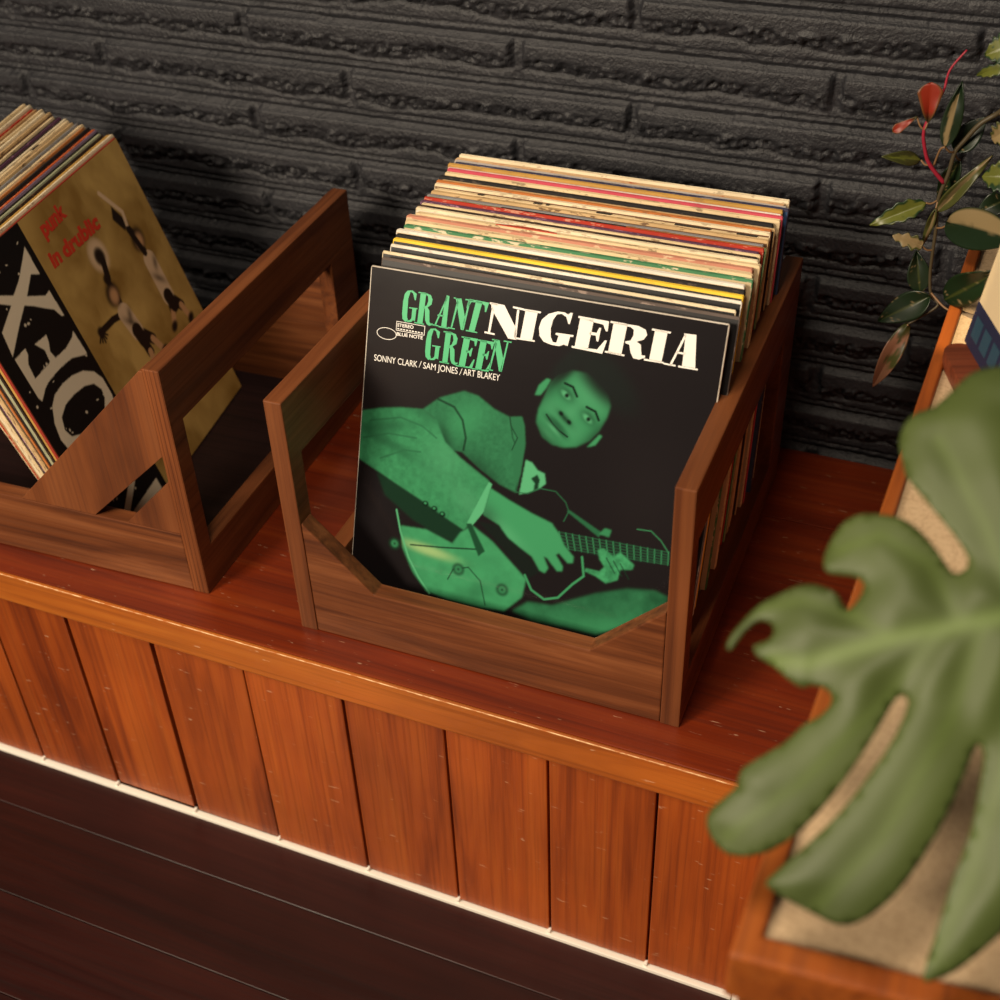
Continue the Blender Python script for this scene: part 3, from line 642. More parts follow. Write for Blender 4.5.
# (edge, face, thickness mm, v of the left top corner in the stack 0..1, label, extra marks)
RS = [
 ('warmgrey', 'black', 3.2, .073, 'dark record sleeve directly behind the black and green album, warm grey edge', None),
 ('pale', 'black', 2.6, .128, 'black record sleeve with pale top edge, second behind the black and green album', None),
 ('white', 'black', 2.8, .190, 'black record sleeve with white top edge just in front of the yellow one', None),
 ('yellow', 'black', 3.4, .225, 'bright yellow edged record sleeve near the front of the right crate', None),
 ('black', 'dark', 2.6, .262, 'black edged record sleeve just behind the bright yellow one', None),
 ('white', 'cream', 3.4, .292, 'white edged worn record sleeve just in front of the green one', None),
 ('green', 'cream', 3.8, .330, 'green edged worn record sleeve near the front of the right crate', None),
 ('cream', 'cream', 3.8, .368, 'cream edged record sleeve directly behind the green edged one', None),
 ('rose', 'cream', 3.0, .405, 'rose tinted cream edged sleeve just in front of the red sun sleeve', None),
 ('cream', 'cream', 4.6, .447, 'cream edged record sleeve with a red toothed sun mark on its top edge', 'sun'),
 ('pale', 'white', 3.6, .490, 'pale edged record sleeve directly behind the red sun sleeve', None),
 ('brownblack', 'dark', 2.6, .520, 'brown black edged sleeve behind the pale one, middle of the right crate', None),
 ('cream', 'dark', 3.0, .545, 'thin cream edged sleeve just in front of the purple edged one', None),
 ('purple', 'dark', 3.0, .567, 'purple edged record sleeve in the middle of the right crate', None),
 ('red', 'red', 3.0, .588, 'red and orange edged sleeve directly behind the purple one', None),
 ('mint', 'green', 2.6, .606, 'record sleeve with light green left half and black right half on its edge', 'half'),
 ('grey', 'dark', 2.6, .622, 'grey edged thin sleeve directly behind the light green one', None),
 ('worn', 'brown', 4.2, .650, 'chewed cream edged sleeve behind the grey one in the right crate', None),
 ('cream', 'cream', 4.4, .684, 'cream edged sleeve with short black marks on its top edge', 'dash'),
 ('pale', 'brown', 3.4, .716, 'pale edged sleeve directly behind the black-marked cream one', None),
 ('orange', 'brown', 3.0, .744, 'orange brown edged record sleeve in the back half of the right crate', None),
 ('worn', 'dark', 3.0, .768, 'worn tan edged sleeve directly behind the orange brown one', None),
 ('black', 'dark', 2.2, .788, 'thin black edged sleeve between two cream ones in the back half', None),
 ('cream', 'cream', 4.0, .815, 'cream edged sleeve directly in front of the pink edged one', None),
 ('pink', 'red', 3.0, .846, 'pink edged record sleeve near the back of the right crate', None),
 ('white', 'white', 2.6, .868, 'white edged sleeve directly behind the pink one', None),
 ('ochre', 'orange', 2.4, .888, 'ochre yellow edged sleeve just in front of the navy one', None),
 ('navy', 'blue', 3.2, .912, 'navy edged record sleeve near the back of the right crate', None),
 ('clear', 'white', 2.8, .938, 'grey sleeve in clear plastic directly behind the navy one', None),
 ('speck', 'orange', 3.4, .965, 'sleeve with red and orange speckled edge, second from the back of the right crate', None),
 ('pale', 'cream', 3.6, 1.0, 'pale green cream edged record sleeve, rearmost in the right crate', None),
]
GR_R = 'record sleeves standing in the right crate'
GR_L = 'record sleeves standing in the left crate'
LEAN0 = .3640
def right_pose(fv, th):
    s = min(1, max(0, fv))
    lean = LEAN0 * (1 - s) + .105 * s
    xl = .0350 - .003 * s
    ytop = .1403 + (.3330 - .1403) * s
    y0 = ytop - .315 * math.sin(lean)
    return lean, xl, y0
for i, (ek, fk, th, fv, lab, extra) in enumerate(RS):
    nxt = RS[i + 1][3] if i + 1 < len(RS) else fv + .03
    gap = (nxt - fv) * .1927 * math.cos(LEAN0 * (1 - fv) + .105 * fv)
    th = th * .001 if i < 3 else min(gap * .93, .0075)
    lean, xl, y0 = right_pose(fv, th)
    xl += random.uniform(-.0022, .0022) + (.002 if i % 3 == 0 else 0)
    rz = random.uniform(-.004, .004)
    size = .3148 + random.uniform(-.0012, .0012) + (.003 if fv > .8 else 0)
    M = Matrix.Translation((xl, y0, .0178 + (th + .0004) * math.sin(lean))) @ Matrix.Rotation(rz, 4, 'Z') @ Matrix.Rotation(-lean, 4, 'X')
    r = tag(empty('record_sleeve', M), lab, 'record', GR_R)
    sleeve_mesh(r, size, th, F_[fk], em(ek, None))
    if extra == 'sun':
        bm = bmesh.new()
        P = [(.078, 0.)] + [(.078 + q * .0036, .0003 + th * .80 * math.sin(math.pi * q / 16) + (.0009 if q % 2 else 0)) for q in range(17)] + [(.1357, 0.)]
        finish(plate(P, [], lambda a, b, d: (a, b + th * .1, d), size - .0006, size + .0005, bm), 'edge_print', plain('sun_print', (.5, .05, .02, 1), .6), r)
    if extra == 'half':
        cuts(r, size, th, em('black', None), .072, .19); cuts(r, size, th, em('orange', None), .19, size - .002)
    if extra == 'dash':
        for x0, x1 in ((.043, .049), (.098, .106), (.110, .113), (.158, .172), (.230, .262), (.285, .303)):
            cuts(r, size, th, plain('black_mark', (.02, .015, .012, 1), .7), x0, x1)

# ---- printed pictures: colour fields worked out from outlines, one colour per point of a fine grid
def mask_poly(P, X, Y):
    c = np.zeros(X.shape, bool)
    n = len(P)
    for i in range(n):
        x1, y1 = P[i]; x2, y2 = P[(i + 1) % n]
        if y1 == y2: continue
        c ^= ((y1 > Y) != (y2 > Y)) & (X < (x2 - x1) * (Y - y1) / (y2 - y1) + x1)
    return c
def blur(a, s):
    if s <= 0: return a
    r = int(max(1, round(s * 3))); k = np.exp(-.5 * (np.arange(-r, r + 1) / s) ** 2); k /= k.sum()
    a = np.apply_along_axis(lambda v: np.convolve(np.pad(v, r, 'edge'), k, 'valid'), 0, a)
    return np.apply_along_axis(lambda v: np.convolve(np.pad(v, r, 'edge'), k, 'valid'), 1, a)
class Canvas:
    def __init__(s, w, h, n, base):
        s.n = n; s.w = w
        g = (np.arange(n)) / (n - 1)
        s.X, s.Y = np.meshgrid(g * w, g * h)
        s.C = np.ones((n, n, 3)) * np.array(base)
        s.k = (n - 1) / w
    def m(s, P, soft=.5):
        e = .25 / s.k
        a = sum(mask_poly(P, s.X + dx, s.Y + dy).astype(float) for dx in (-e, e) for dy in (-e, e)) / 4
        return blur(a, soft * s.k)
    def put(s, a, c): s.C = s.C * (1 - a[..., None]) + np.array(c) * a[..., None]
    def poly(s, P, c, soft=.5, op=1.): a = s.m(P, soft) * op; s.put(a, c); return a
    def blob(s, x, y, rx, ry, ang, c, op=1., within=None, hard=1.):
        ca, sa = math.cos(ang), math.sin(ang)
        u = ((s.X - x) * ca + (s.Y - y) * sa) / rx; v = (-(s.X - x) * sa + (s.Y - y) * ca) / ry
        a = np.exp(-(u * u + v * v) ** hard) * op
        if within is not None: a = a * within
        s.put(a, c)
    def line(s, P, w, c, op=1.):
        d = np.full(s.X.shape, 1e9)
        for (x1, y1), (x2, y2) in zip(P, P[1:]):
            dx, dy = x2 - x1, y2 - y1
            t = np.clip(((s.X - x1) * dx + (s.Y - y1) * dy) / (dx * dx + dy * dy + 1e-9), 0, 1)
            d = np.minimum(d, np.hypot(s.X - x1 - t * dx, s.Y - y1 - t * dy))
        s.put(np.clip((w / 2 - d) * s.k * .8 + .5, 0, 1) * op, c)
    def tex(s, f, sc, seed, within, amt):
        nz = fbm(s.X / f, s.Y / f * sc, seed, 4) - .5
        s.C = np.clip(s.C * (1 + amt * 2 * (nz * within)[..., None]), 0, 1)

def text_mesh(txt, height, width, shear=0., bold=0.):
    """lettering as a flat mesh: baseline-left at 0,0; returns verts (x,y), faces"""
    cu = bpy.data.curves.new('lettering', 'FONT'); cu.body = txt; cu.size = 1; cu.shear = shear; cu.offset = bold
    ob = bpy.data.objects.new('lettering', cu); COL.objects.link(ob)
    dg = bpy.context.evaluated_depsgraph_get(); dg.update()
    me = bpy.data.meshes.new_from_object(ob.evaluated_get(dg))
    V = [(v.co.x, v.co.y) for v in me.vertices]; F = [tuple(p.vertices) for p in me.polygons]
    bpy.data.objects.remove(ob); bpy.data.curves.remove(cu); bpy.data.meshes.remove(me)
    x0 = min(v[0] for v in V); x1 = max(v[0] for v in V); cap = .73
    return [((x - x0) / (x1 - x0) * width, y / cap * height) for x, y in V], F

def flat_letters(name, root, items, mat, y=-.0006):
    """items: list of polygons [(mm, mm)...] or (verts, faces, dx, dy, ang)"""
    bm = bmesh.new()
    for it in items:
        if isinstance(it, tuple):
            V, F, dx, dy, an = it
            ca, sa = math.cos(an), math.sin(an)
            vs = [bm.verts.new(((dx + a * ca - b * sa) * .001, y, (dy + a * sa + b * ca) * .001)) for a, b in V]
            for f in F:
                try: bm.faces.new([vs[i] for i in f])
                except ValueError: pass
        else:
            vs2, es, fs, *_ = geometry.delaunay_2d_cdt([Vector(p) for p in it], [(i, (i + 1) % len(it)) for i in range(len(it))], [], 1, 1e-5)
            vs = [bm.verts.new((p.x * .001, y, p.y * .001)) for p in vs2]
            for f in fs: bm.faces.new([vs[i] for i in f])
    bmesh.ops.recalc_face_normals(bm, faces=bm.faces)
    for f in bm.faces:
        f.normal_update()
        if f.normal.y > 0: f.normal_flip()
    me = bpy.data.meshes.new(name); bm.to_mesh(me); bm.free(); me.materials.append(mat)
    return link(bpy.data.objects.new(name, me), root)

def picture(name, root, cv, size, mat, y=-.0003, m=.0010):
    n = cv.n; g = m + (size - 2 * m) * np.arange(n) / (n - 1)
    x, z = np.meshgrid(g, g)
    V = np.stack([x, np.full_like(x, y), z], -1).reshape(-1, 3)
    return grid_mesh(name, V, n, n, mat, root, cv.C)

# ---- the black and green album in front
album = tag(empty('record_sleeve', Matrix.Translation((.0359, .0307, .0184)) @ Matrix.Rotation(.002, 4, 'Z') @ Matrix.Rotation(-LEAN0, 4, 'X') @ Matrix.Rotation(-.0071, 4, 'Y')),
            'black album with green guitarist picture and white NIGERIA lettering, front of the right crate', 'record')
sleeve_mesh(album, .315, .0030, F_['white'], em('whitefront', (.62, .57, .50, 1), .3))
G0 = np.array((.0105, .0085, .0095)); GL = np.array((.042, .255, .110)); GM = np.array((.020, .115, .052)); GD = np.array((.008, .030, .016)); GH = np.array((.085, .38, .185))
cv = Canvas(315, 315, 380, G0)
A = ART
cv.blob(40, 250, 60, 60, 0, (.022, .018, .018), .8)
cv.blob(270, 160, 40, 60, 0, (.016, .013, .014), .6)
lg = cv.poly(A['leg'], GM, 1.2); cv.tex(12, 1, 90, lg, .5); cv.blob(250, 35, 50, 14, .1, GL, .7, lg); cv.blob(170, 12, 40, 12, 0, GD, .9, lg)
jk = cv.poly(A['jacket'], GM * 1.3, .7); cv.tex(3, 1, 91, jk, .22)
cv.blob(100, 195, 26, 14, .7, GL, .7, jk); cv.blob(120, 150, 12, 26, .9, GD, .7, jk); cv.blob(82, 172, 8, 20, .3, GD, .8, jk)
cv.line(A['seam'], 2.2, GD, .85); cv.line(A['seam2'], 1.2, GD, .7)
co = cv.poly(A['collar'], GM * 1.25, .6); cv.line(A['collar'][-3:] + A['collar'][:1], .9, GD)
cv.poly(A['shirt'], GH, .5); cv.poly(A['tie'], GD, .5)
un = cv.poly(A['under'], GD * .9, 1.)
bd = cv.poly(A['body'], GL, .8); cv.tex(9, 1, 94, bd, .18); cv.blob(75, 68, 26, 5, -.1, (.32, .48, .20), .8, bd, 1.3); cv.blob(60, 40, 8, 30, .4, GM, .6, bd); cv.blob(125, 38, 18, 8, .6, GM, .5, bd)
cv.line(A['rim'], 1.6, GH)
sl = cv.poly(A['sleeve'], GL * .82, .7); cv.tex(4, 1, 92, sl, .25)
for x, y, rx, ry, an, c, op in ((62, 196, 36, 7, -.3, GM, .8), (25, 176, 30, 6, .25, GM, .7), (30, 160, 40, 6, -.35, GM * .8, .7), (85, 160, 22, 24, -.6, GH * .8, .45), (110, 122, 20, 12, -.6, GH * .8, .5), (75, 210, 26, 5, -.2, GM * .7, .6)):
    cv.blob(x, y, rx, ry, an, c, op, sl)
for q in ('fold1', 'fold2', 'fold3'): cv.line(A[q], 1.6, GM, .75)
cv.poly(A['cuff'], GH, .4)
cv.poly(A['pick'], (.008, .012, .01), .6)
nk = cv.poly(A['neck'], (.012, .02, .016), .5)
N4 = A['neck']
for q in range(17):
    t = q / 16.
    a0 = (N4[0][0] * (1 - t) + N4[2][0] * t, N4[0][1] * (1 - t) + N4[2][1] * t); a1 = (N4[5][0] * (1 - t) + N4[3][0] * t, N4[5][1] * (1 - t) + N4[3][1] * t)
    cv.line([a0, a1], .8, GL)
for t in (.02, .22, .42, .62, .82, .98):
    cv.line([(N4[0][0] * (1 - t) + N4[5][0] * t, N4[0][1] * (1 - t) + N4[5][1] * t), (N4[2][0] * (1 - t) + N4[3][0] * t, N4[2][1] * (1 - t) + N4[3][1] * t)], .45, GM)
cv.poly(A['rod'], GM, .5)
cv.line(A['edge'], .8, GM); cv.line(A['guard'], 2.0, GL); cv.line(A['cord'], .7, GL)
cv.line(A['cable'], 1.0, GD); cv.line(A['tail'], 1.4, GD); bq = cv.poly(A['bridge'], GM * .5, .5)
hd = cv.poly(A['hand'], GL * 1.05, .7)
cv.blob(A['hand'][-1][0] + 6, A['hand'][-1][1] - 4, 9, 14, .6, GD, .85, hd); cv.blob(150, 100, 26, 7, -.65, GH, .5, hd); cv.blob(165, 78, 14, 8, -.7, GM, .6, hd)
for (i, j) in ((9, 10), (12, 13), (14, 15), (17, 18)):
    pass
lh = cv.poly(A['lefthand'], GL, .6); cv.tex(4, 1, 97, lh, .5); cv.blob(215, 62, 8, 6, 0, GD, .7, lh); cv.poly(A['thumb'], GL * .8, .6)
for q in range(3):
    x = A['lefthand'][2][0] - 6 + q * 6.5; y = A['lefthand'][2][1] - 3 - q * 1.2
    cv.line([(x, y), (x + 9, y - 12)], .9, GD)
for b in A['buttons']:
    cv.blob(b[0], b[1], 3.2, 2.9, 0, GD * .6, 1., None, 3); cv.blob(b[0] - .3, b[1] + .4, 1.4, 1.2, 0, GL, .9, None, 2)
for kx, ky in A['knob'] + A['knob2'] + A['peg']:
    cv.blob(kx, ky, 6.2, 6.2, 0, GD, .9, None, 3); cv.blob(kx, ky, 3.6, 3.6, 0, GL * .9, .9, None, 2); cv.blob(kx, ky, 1.5, 1.5, 0, GD, .9)
# head: a plain, unspecific face in the same green
fc = cv.poly(A['face'], GL * .9, .9)
fx = sum(p[0] for p in A['face']) / len(A['face']); fy = sum(p[1] for p in A['face']) / len(A['face'])
ua = math.radians(-38)                 # head tilt: face "right" axis
R_ = (math.cos(ua), math.sin(ua)); U_ = (-math.sin(ua), math.cos(ua))
def fp_(a, b): return (fx + a * R_[0] + b * U_[0], fy + a * R_[1] + b * U_[1])
def fb(a, b, ra, rb, c, op=1., hard=1.): cv.blob(*fp_(a, b), ra, rb, ua, c, op, fc, hard)
fb(0, 22, 22, 14, GH * .8, .55); fb(-30, 0, 9, 34, GD, .75); fb(31, 0, 8, 34, GD, .8); fb(0, -36, 30, 8, GD, .7); fb(0, -4, 6, 14, GH * .8, .5)
fb(-13, -12, 9, 9, GH * .7, .4); fb(14, -12, 9, 9, GH * .7, .4)
for sx in (-1, 1):
    fb(sx * 13.5, 6, 8, 5, GD, .8); fb(sx * 13.5, 5, 5.2, 2.5, GH, .9, 2); fb(sx * 13.5 + 1, 5.3, 2, 2.2, (.004, .008, .006), 1., 2)
    cv.line([fp_(sx * 6, 11.5), fp_(sx * 14, 14.5), fp_(sx * 21, 11.5)], 2.2, GD * .5)
fb(0, -10, 8, 3, GD * .7, .9); fb(-5, -9.5, 2.6, 2, (.004, .008, .006), 1., 2); fb(5, -9.5, 2.6, 2, (.004, .008, .006), 1., 2)
fb(0, -21, 14, 5.4, GM * .75, .95, 2); cv.line([fp_(-13, -20.0), fp_(-4, -21.6), fp_(4, -21.6), fp_(13, -19.6)], 1.5, (.004, .01, .007)); fb(0, -24.4, 9, 1.9, GH * .9, .8); fb(0, -31, 9, 3, GH * .7, .4)
hx, hy_ = fp_(0, 40); cv.blob(hx, hy_, 37, 17, ua, (.010, .013, .012), 1., None, 2.2); hx, hy_ = fp_(-30, 22); cv.blob(hx, hy_, 8, 20, ua, (.010, .013, .012), .95, None, 2)
e1 = cv.poly(A['ear'], GL, .6); e2 = cv.poly(A['ear2'], GL, .6)
picture('cover_picture', album, cv, .315, M_gloss)
M_white = plain('white_print', (.86, .83, .78, 1), .3); M_green = plain('green_print', (.07, .46, .20, 1), .3)
flat_letters('title_lettering', album, NIGERIA, M_white)['label'] = 'white NIGERIA lettering'
flat_letters('name_lettering', album, GREEN, M_green)['label'] = 'green GRANT GREEN lettering'
it = []
for txt, x0, x1 in (('SONNY CLARK', 9.3, 51.2), ('SAM JONES', 56.8, 89.3), ('ART BLAKEY', 94.6, 128.4)):
    V, F = text_mesh(txt, 5.9, x1 - x0); it.append((V, F, x0, 232.6 + (x0 - 9) * .025, .022))
for x0 in (52.6, 91.0): it.append([(x0, 234), (x0 + 1.9, 240), (x0 + 2.4, 240), (x0 + .5, 234)])
flat_letters('credit_lettering', album, it, M_white)
it = []
V, F = text_mesh('STEREO', 2.9, 15.5, bold=.02); it.append((V, F, 29.2, 266.3, .02))
V, F = text_mesh('THE FINEST IN JAZZ', 1.0, 23); 
V, F = text_mesh('BLUE NOTE', 3.0, 25.0, bold=.02); it.append((V, F, 29.2, 258.4, .02))
ring = [(19.6 + 9.6 * math.cos(a), 258.3 + 5.3 * math.sin(a)) for a in np.linspace(0, 2 * math.pi, 41)]
for i in range(40):
    a, b = ring[i], ring[i + 1]; ia = (19.6 + (a[0] - 19.6) * .94, 258.3 + (a[1] - 258.3) * .90); ib = (19.6 + (b[0] - 19.6) * .94, 258.3 + (b[1] - 258.3) * .90)
    it.append([a, b, ib, ia])
x0, x1, y0, y1 = 28.2, 55., 262.6, 270.4
for q in ([(x0, y0), (x1, y0), (x1, y0 + .5), (x0, y0 + .5)], [(x0, y1), (x1, y1), (x1, y1 + .5), (x0, y1 + .5)], [(x0, y0), (x0 + .5, y0), (x0 + .5, y1), (x0, y1)], [(x1, y0), (x1 + .5, y0), (x1 + .5, y1 + .5), (x1, y1 + .5)]):
    it.append(q)
for q in range(9): it.append([(29.5 + q * 2.8, 263.9), (31.4 + q * 2.8, 263.9), (31.4 + q * 2.8, 264.9), (29.5 + q * 2.8, 264.9)])
flat_letters('label_mark', album, it, M_white)

# ---- left crate: tan and black album in front, the rest leaning behind it
LA, LB = Vector((-.15454, .98796, .00768)).normalized(), Vector((-.29982, -.03788, .95324)).normalized()
def left_mat(k):
    """k-th sleeve counted away from the tan album"""
    da = .0034 * k; dl = -.0022 * k
    a = Matrix.Rotation(da, 3, 'Z') @ LA; b = Matrix.Rotation(da, 3, 'Z') @ LB
    b = (Matrix.Rotation(dl, 3, a) @ b).normalized()
    c = a.cross(b)
    tr = Vector((-.358, .315, .3114 + .0012 * 0)) + Vector((-.0076 * k, .0017 * k, .0004 * k))
    o = tr - a * .315 - b * .315
    o.z += max(0, .0095 - o.z)
    return frame(o, a, -c, b)
r = tag(empty('record_sleeve', left_mat(0)), 'tan album with black lettered strip and red title, front of the left crate', 'record')
sleeve_mesh(r, .315, .0034, F_['brown'], em('tanfront', (.30, .03, .015, 1), .4))
cv = Canvas(315, 315, 340, (.20, .115, .028))
cl = fbm(cv.X / 60, cv.Y / 75, 71, 5); cl2 = fbm(cv.X / 26 + cl * 3, cv.Y / 40, 75, 4)
w = np.clip((cl * .6 + cl2 * .4 - .33) * 2.6, 0, 1)[..., None]
cv.C = np.array((.30, .165, .036)) * (1 - w) + np.array((.62, .40, .125)) * w
BR = (.018, .009, .006); SK = (.60, .32, .15); SH = (.72, .50, .31)
P = TAN['figp']
# two leaping figures, plain and unspecific: limbs as tapered strokes, pale shirts, dark trousers
def fig(head, ch, hip, hands, feet, hatc=BR, s=1.):
    for h in hands:
        mid = ((ch[0] + h[0]) / 2 + 3, (ch[1] + h[1]) / 2 + 2)
        cv.line([ch, mid, h], 7.5 * s, BR); cv.blob(h[0], h[1], 6 * s, 6 * s, 0, BR, 1, None, 3)
    for f in feet:
        mid = ((hip[0] + f[0]) / 2 + 4, (hip[1] + f[1]) / 2)
        cv.line([hip, mid], 13 * s, BR); cv.line([mid, f], 8 * s, SK); cv.blob(f[0], f[1], 8 * s, 5 * s, .4, BR, 1, None, 3)
    cv.line([ch, hip], 22 * s, SH); cv.blob((ch[0] + hip[0]) / 2, (ch[1] + hip[1]) / 2, 4, 12, .8, BR, .7); cv.blob(ch[0] + 6, ch[1] - 6, 4, 9, -.5, BR, .7)
    cv.line([hip, (hip[0] + 2, hip[1] - 12)], 17 * s, BR)
    cv.blob(head[0], head[1], 12 * s, 14 * s, -.5, BR, 1, None, 3); cv.blob(head[0] + 1, head[1] - 2, 7.5 * s, 9 * s, -.5, SK, 1, None, 2)
fig((P[3][0], P[3][1] + 24), (P[3][0] + 2, P[3][1] - 2), (P[4][0] + 2, P[4][1] - 18), [(P[2][0], P[2][1] + 14)], [(P[5][0], P[5][1] - 24), (P[6][0] + 6, P[6][1] - 6)])
cv.line([(P[0][0] - 4, P[0][1] + 6), (P[1][0], P[1][1] + 6), (P[2][0] + 2, P[2][1] + 10)], 5, SH); cv.poly([(P[0][0] + 4, P[0][1] - 12), (P[1][0] - 4, P[1][1] + 2), (P[1][0] - 10, P[1][1] - 12), (P[0][0] - 4, P[0][1] - 24)], BR, .6)
cv.line([(P[2][0] + 1, P[2][1] + 6), (P[3][0], P[3][1] + 8)], 8, BR)
fig((P[9][0] + 2, P[9][1] + 2), (P[10][0] + 2, P[10][1] + 4), (P[11][0] + 8, P[11][1] + 10), [(P[8][0] - 1, P[8][1] + 4), (P[12][0], P[12][1])], [(P[11][0] + 6, P[11][1] - 46), (P[11][0] + 34, P[11][1] - 30)])
for a in range(5): cv.line([P[12], (P[12][0] - 9 + a * 4, P[12][1] - 11 + abs(a - 2) * 2)], 2.4, BR)
hx, hy_ = P[7]
cv.blob(hx, hy_, 16, 18, 0, SH, 1, None, 4); cv.blob(hx + 1, hy_ - 2, 9, 10, 0, BR, 1, None, 4); cv.line([(hx + 2, hy_ - 8), (P[8][0] + 2, P[8][1] + 4)], 9, BR)
# black lettered strip
SB = 114.
cv.put((cv.X < SB).astype(float), (.006, .0045, .0045)); 
INK = (.80, .69, .52)
cv.put(cv.m(TAN['X'], .35) * (cv.X < SB - 4), INK); cv.put(cv.m(TAN['F'], .35), INK)
cv.put(cv.m(TAN['O1'], .35) * (1 - cv.m(TAN['O2'], .35)) * (cv.X < SB - 5), INK)
for q in ([(14, 64), (100, 66), (104, 52), (92, 50), (40, 18), (104, 20), (104, 6), (14, 6), (14, 16), (24, 20), (76, 50), (14, 52)],):
    cv.put(cv.m(q, .35), INK)
rs = np.random.RandomState(4)
for _ in range(70):
    x, y = rs.uniform(4, SB - 6), rs.uniform(8, 310)
    cv.blob(x, y, rs.uniform(.5, 2.2), rs.uniform(.5, 1.6), rs.uniform(0, 3), INK, .9, (cv.C.sum(-1) < .1).astype(float), 3)
picture('cover_picture', r, cv, .315, M_matte)
it = []
V, F = text_mesh('punk', 15.5, 46, shear=.05, bold=.05); it.append((V, F, 137.5, 286.5, .045))
V, F = text_mesh('in', 15.5, 17, shear=.05, bold=.05); it.append((V, F, 127.5, 258.5, -.01))
V, F = text_mesh('drublic', 15.5, 72, shear=.05, bold=.05); it.append((V, F, 150, 257.5, -.01))
flat_letters('title_lettering', r, it, plain('red_print', (.62, .045, .02, 1), .5))

LS = [
 ('pale', 'cream', 3.6, 'cream edged record sleeve directly behind the tan album'),
 ('ochre', 'orange', 5.0, 'ochre edged record sleeve, second behind the tan album'),
 ('brownblack', 'dark', 2.4, 'thin dark edged sleeve between the ochre and the sage green ones'),
 ('sage', 'white', 4.0, 'sage green edged record sleeve near the front of the left crate'),
 ('lilac', 'dark', 2.4, 'lilac grey thin sleeve directly behind the sage green one'),
 ('redorange', 'red', 4.6, 'broad orange red edged record sleeve in the left crate'),
 ('black', 'dark', 4.0, 'black edged record sleeve directly behind the broad orange red one'),
 ('orange', 'orange', 2.6, 'thin orange edged sleeve directly behind the black edged one'),
 ('cream', 'cream', 5.6, 'thick cream edged sleeve directly behind the thin orange one'),
 ('grey', 'blue', 3.0, 'blue grey edged record sleeve in the left crate'),
 ('worn', 'cream', 4.6, 'worn cream edged sleeve directly behind the blue grey one'),
 ('cream', 'cream', 4.4, 'cream edged sleeve with a short black dash on its top edge'),
 ('pale', 'white', 4.0, 'pale edged sleeve in front of the violet edged one'),
 ('purple', 'dark', 3.0, 'violet edged record sleeve far back in the left crate'),
 ('brownblack', 'brown', 4.0, 'dark brown edged sleeve directly behind the violet one'),
 ('cream', 'cream', 4.4, 'cream edged sleeve directly behind the dark brown one'),
 ('worn', 'brown', 4.4, 'worn tan edged sleeve, second behind the dark brown one'),
 ('pale', 'cream', 4.4, 'pale edged sleeve, third behind the dark brown one'),
 ('cream', 'white', 4.4, 'cream edged sleeve, fourth behind the dark brown one'),
 ('tan', 'brown', 4.4, 'brown edged sleeve, fifth behind the dark brown one'),
 ('red', 'red', 3.6, 'red edged sleeve at the far left of the left crate'),
 ('pale', 'cream', 4.4, 'pale edged sleeve just left of the red edged one'),
 ('cream', 'cream', 4.4, 'cream edged sleeve, leftmost in the left crate'),
]
pos = 0.
kk = .55
for i, (ek, fk, th, lab) in enumerate(LS):
    th *= .001
    M = left_mat(kk) @ Matrix.Translation((random.uniform(-.003, .003), 0, random.uniform(-.0005, .002)))
    q = tag(empty('record_sleeve', M), lab, 'record', GR_L)
    sleeve_mesh(q, .315, th, F_[fk], em(ek, None))
    if 'dash' in lab: cuts(q, .315, th, plain('black_dash', (.02, .015, .012, 1), .7), .235, .25)
    kk += (th * 1000 + .9) / 6.0

# ------------------------------------------------------------------ cabinet at the right, with things on it
CZ = .300
cab = tag(empty('low_cabinet', Matrix.Translation((.4864, -.386, -.3053))), 'low orange wooden cabinet with beige inset top beside the bench', 'cabinet')
CH = CZ + .3053
foot = [(0, 0), (.62, .05), (.62, .79), (.0205, .79), (.0205 * .52, .40)]
inner = [(.0133, .0165), (.605, .066), (.605, .775), (.0310, .775), (.0205, .40)]
bm = plate(foot, [inner], lambda a, b, d: (a, b, d), CH - .035, CH)
finish(bm, 'top_frame', M_cab, cab, .003, 3)
def beige():
    t = NT('speckled_beige_top')
    a = t.noise(t.coord((60, 60, 60)), 1, 5, .6); b = t.noise(t.coord((500, 500, 500)), 1, 2, .5)
    c = t.ramp(a, [(.3, (.53, .375, .225, 1)), (.7, (.58, .42, .26, 1))])
    c = t.mix(.5, c, t.ramp(b, [(.35, (.6, .55, .5, 1)), (.55, (1, 1, 1, 1))]), 'MULTIPLY')
    return t.set(c, .6, .3)
bm = plate([(x + (.0003 if x < .1 else -.0003), y + (.0003 if y < .1 else -.0003)) for x, y in inner], [], lambda a, b, d: (a, b, d), CH - .03, CH - .004)
finish(bm, 'inset_top', beige(), cab)
body = [(.006, .006), (.614, .056), (.614, .785), (.026, .785), (.0165, .40)]
bm = plate(body, [], lambda a, b, d: (a, b, d), .03, CH - .0355)
finish(bm, 'carcass', M_cab, cab, .002, 2)
for x, y in ((.03, .03), (.58, .08), (.04, .75), (.58, .75)):
    bm = bmesh.new(); box(bm, x - .018, x + .018, y - .018, y + .018, 0, .0305)
    finish(bm, 'foot', M_cab, cab, .002, 2)

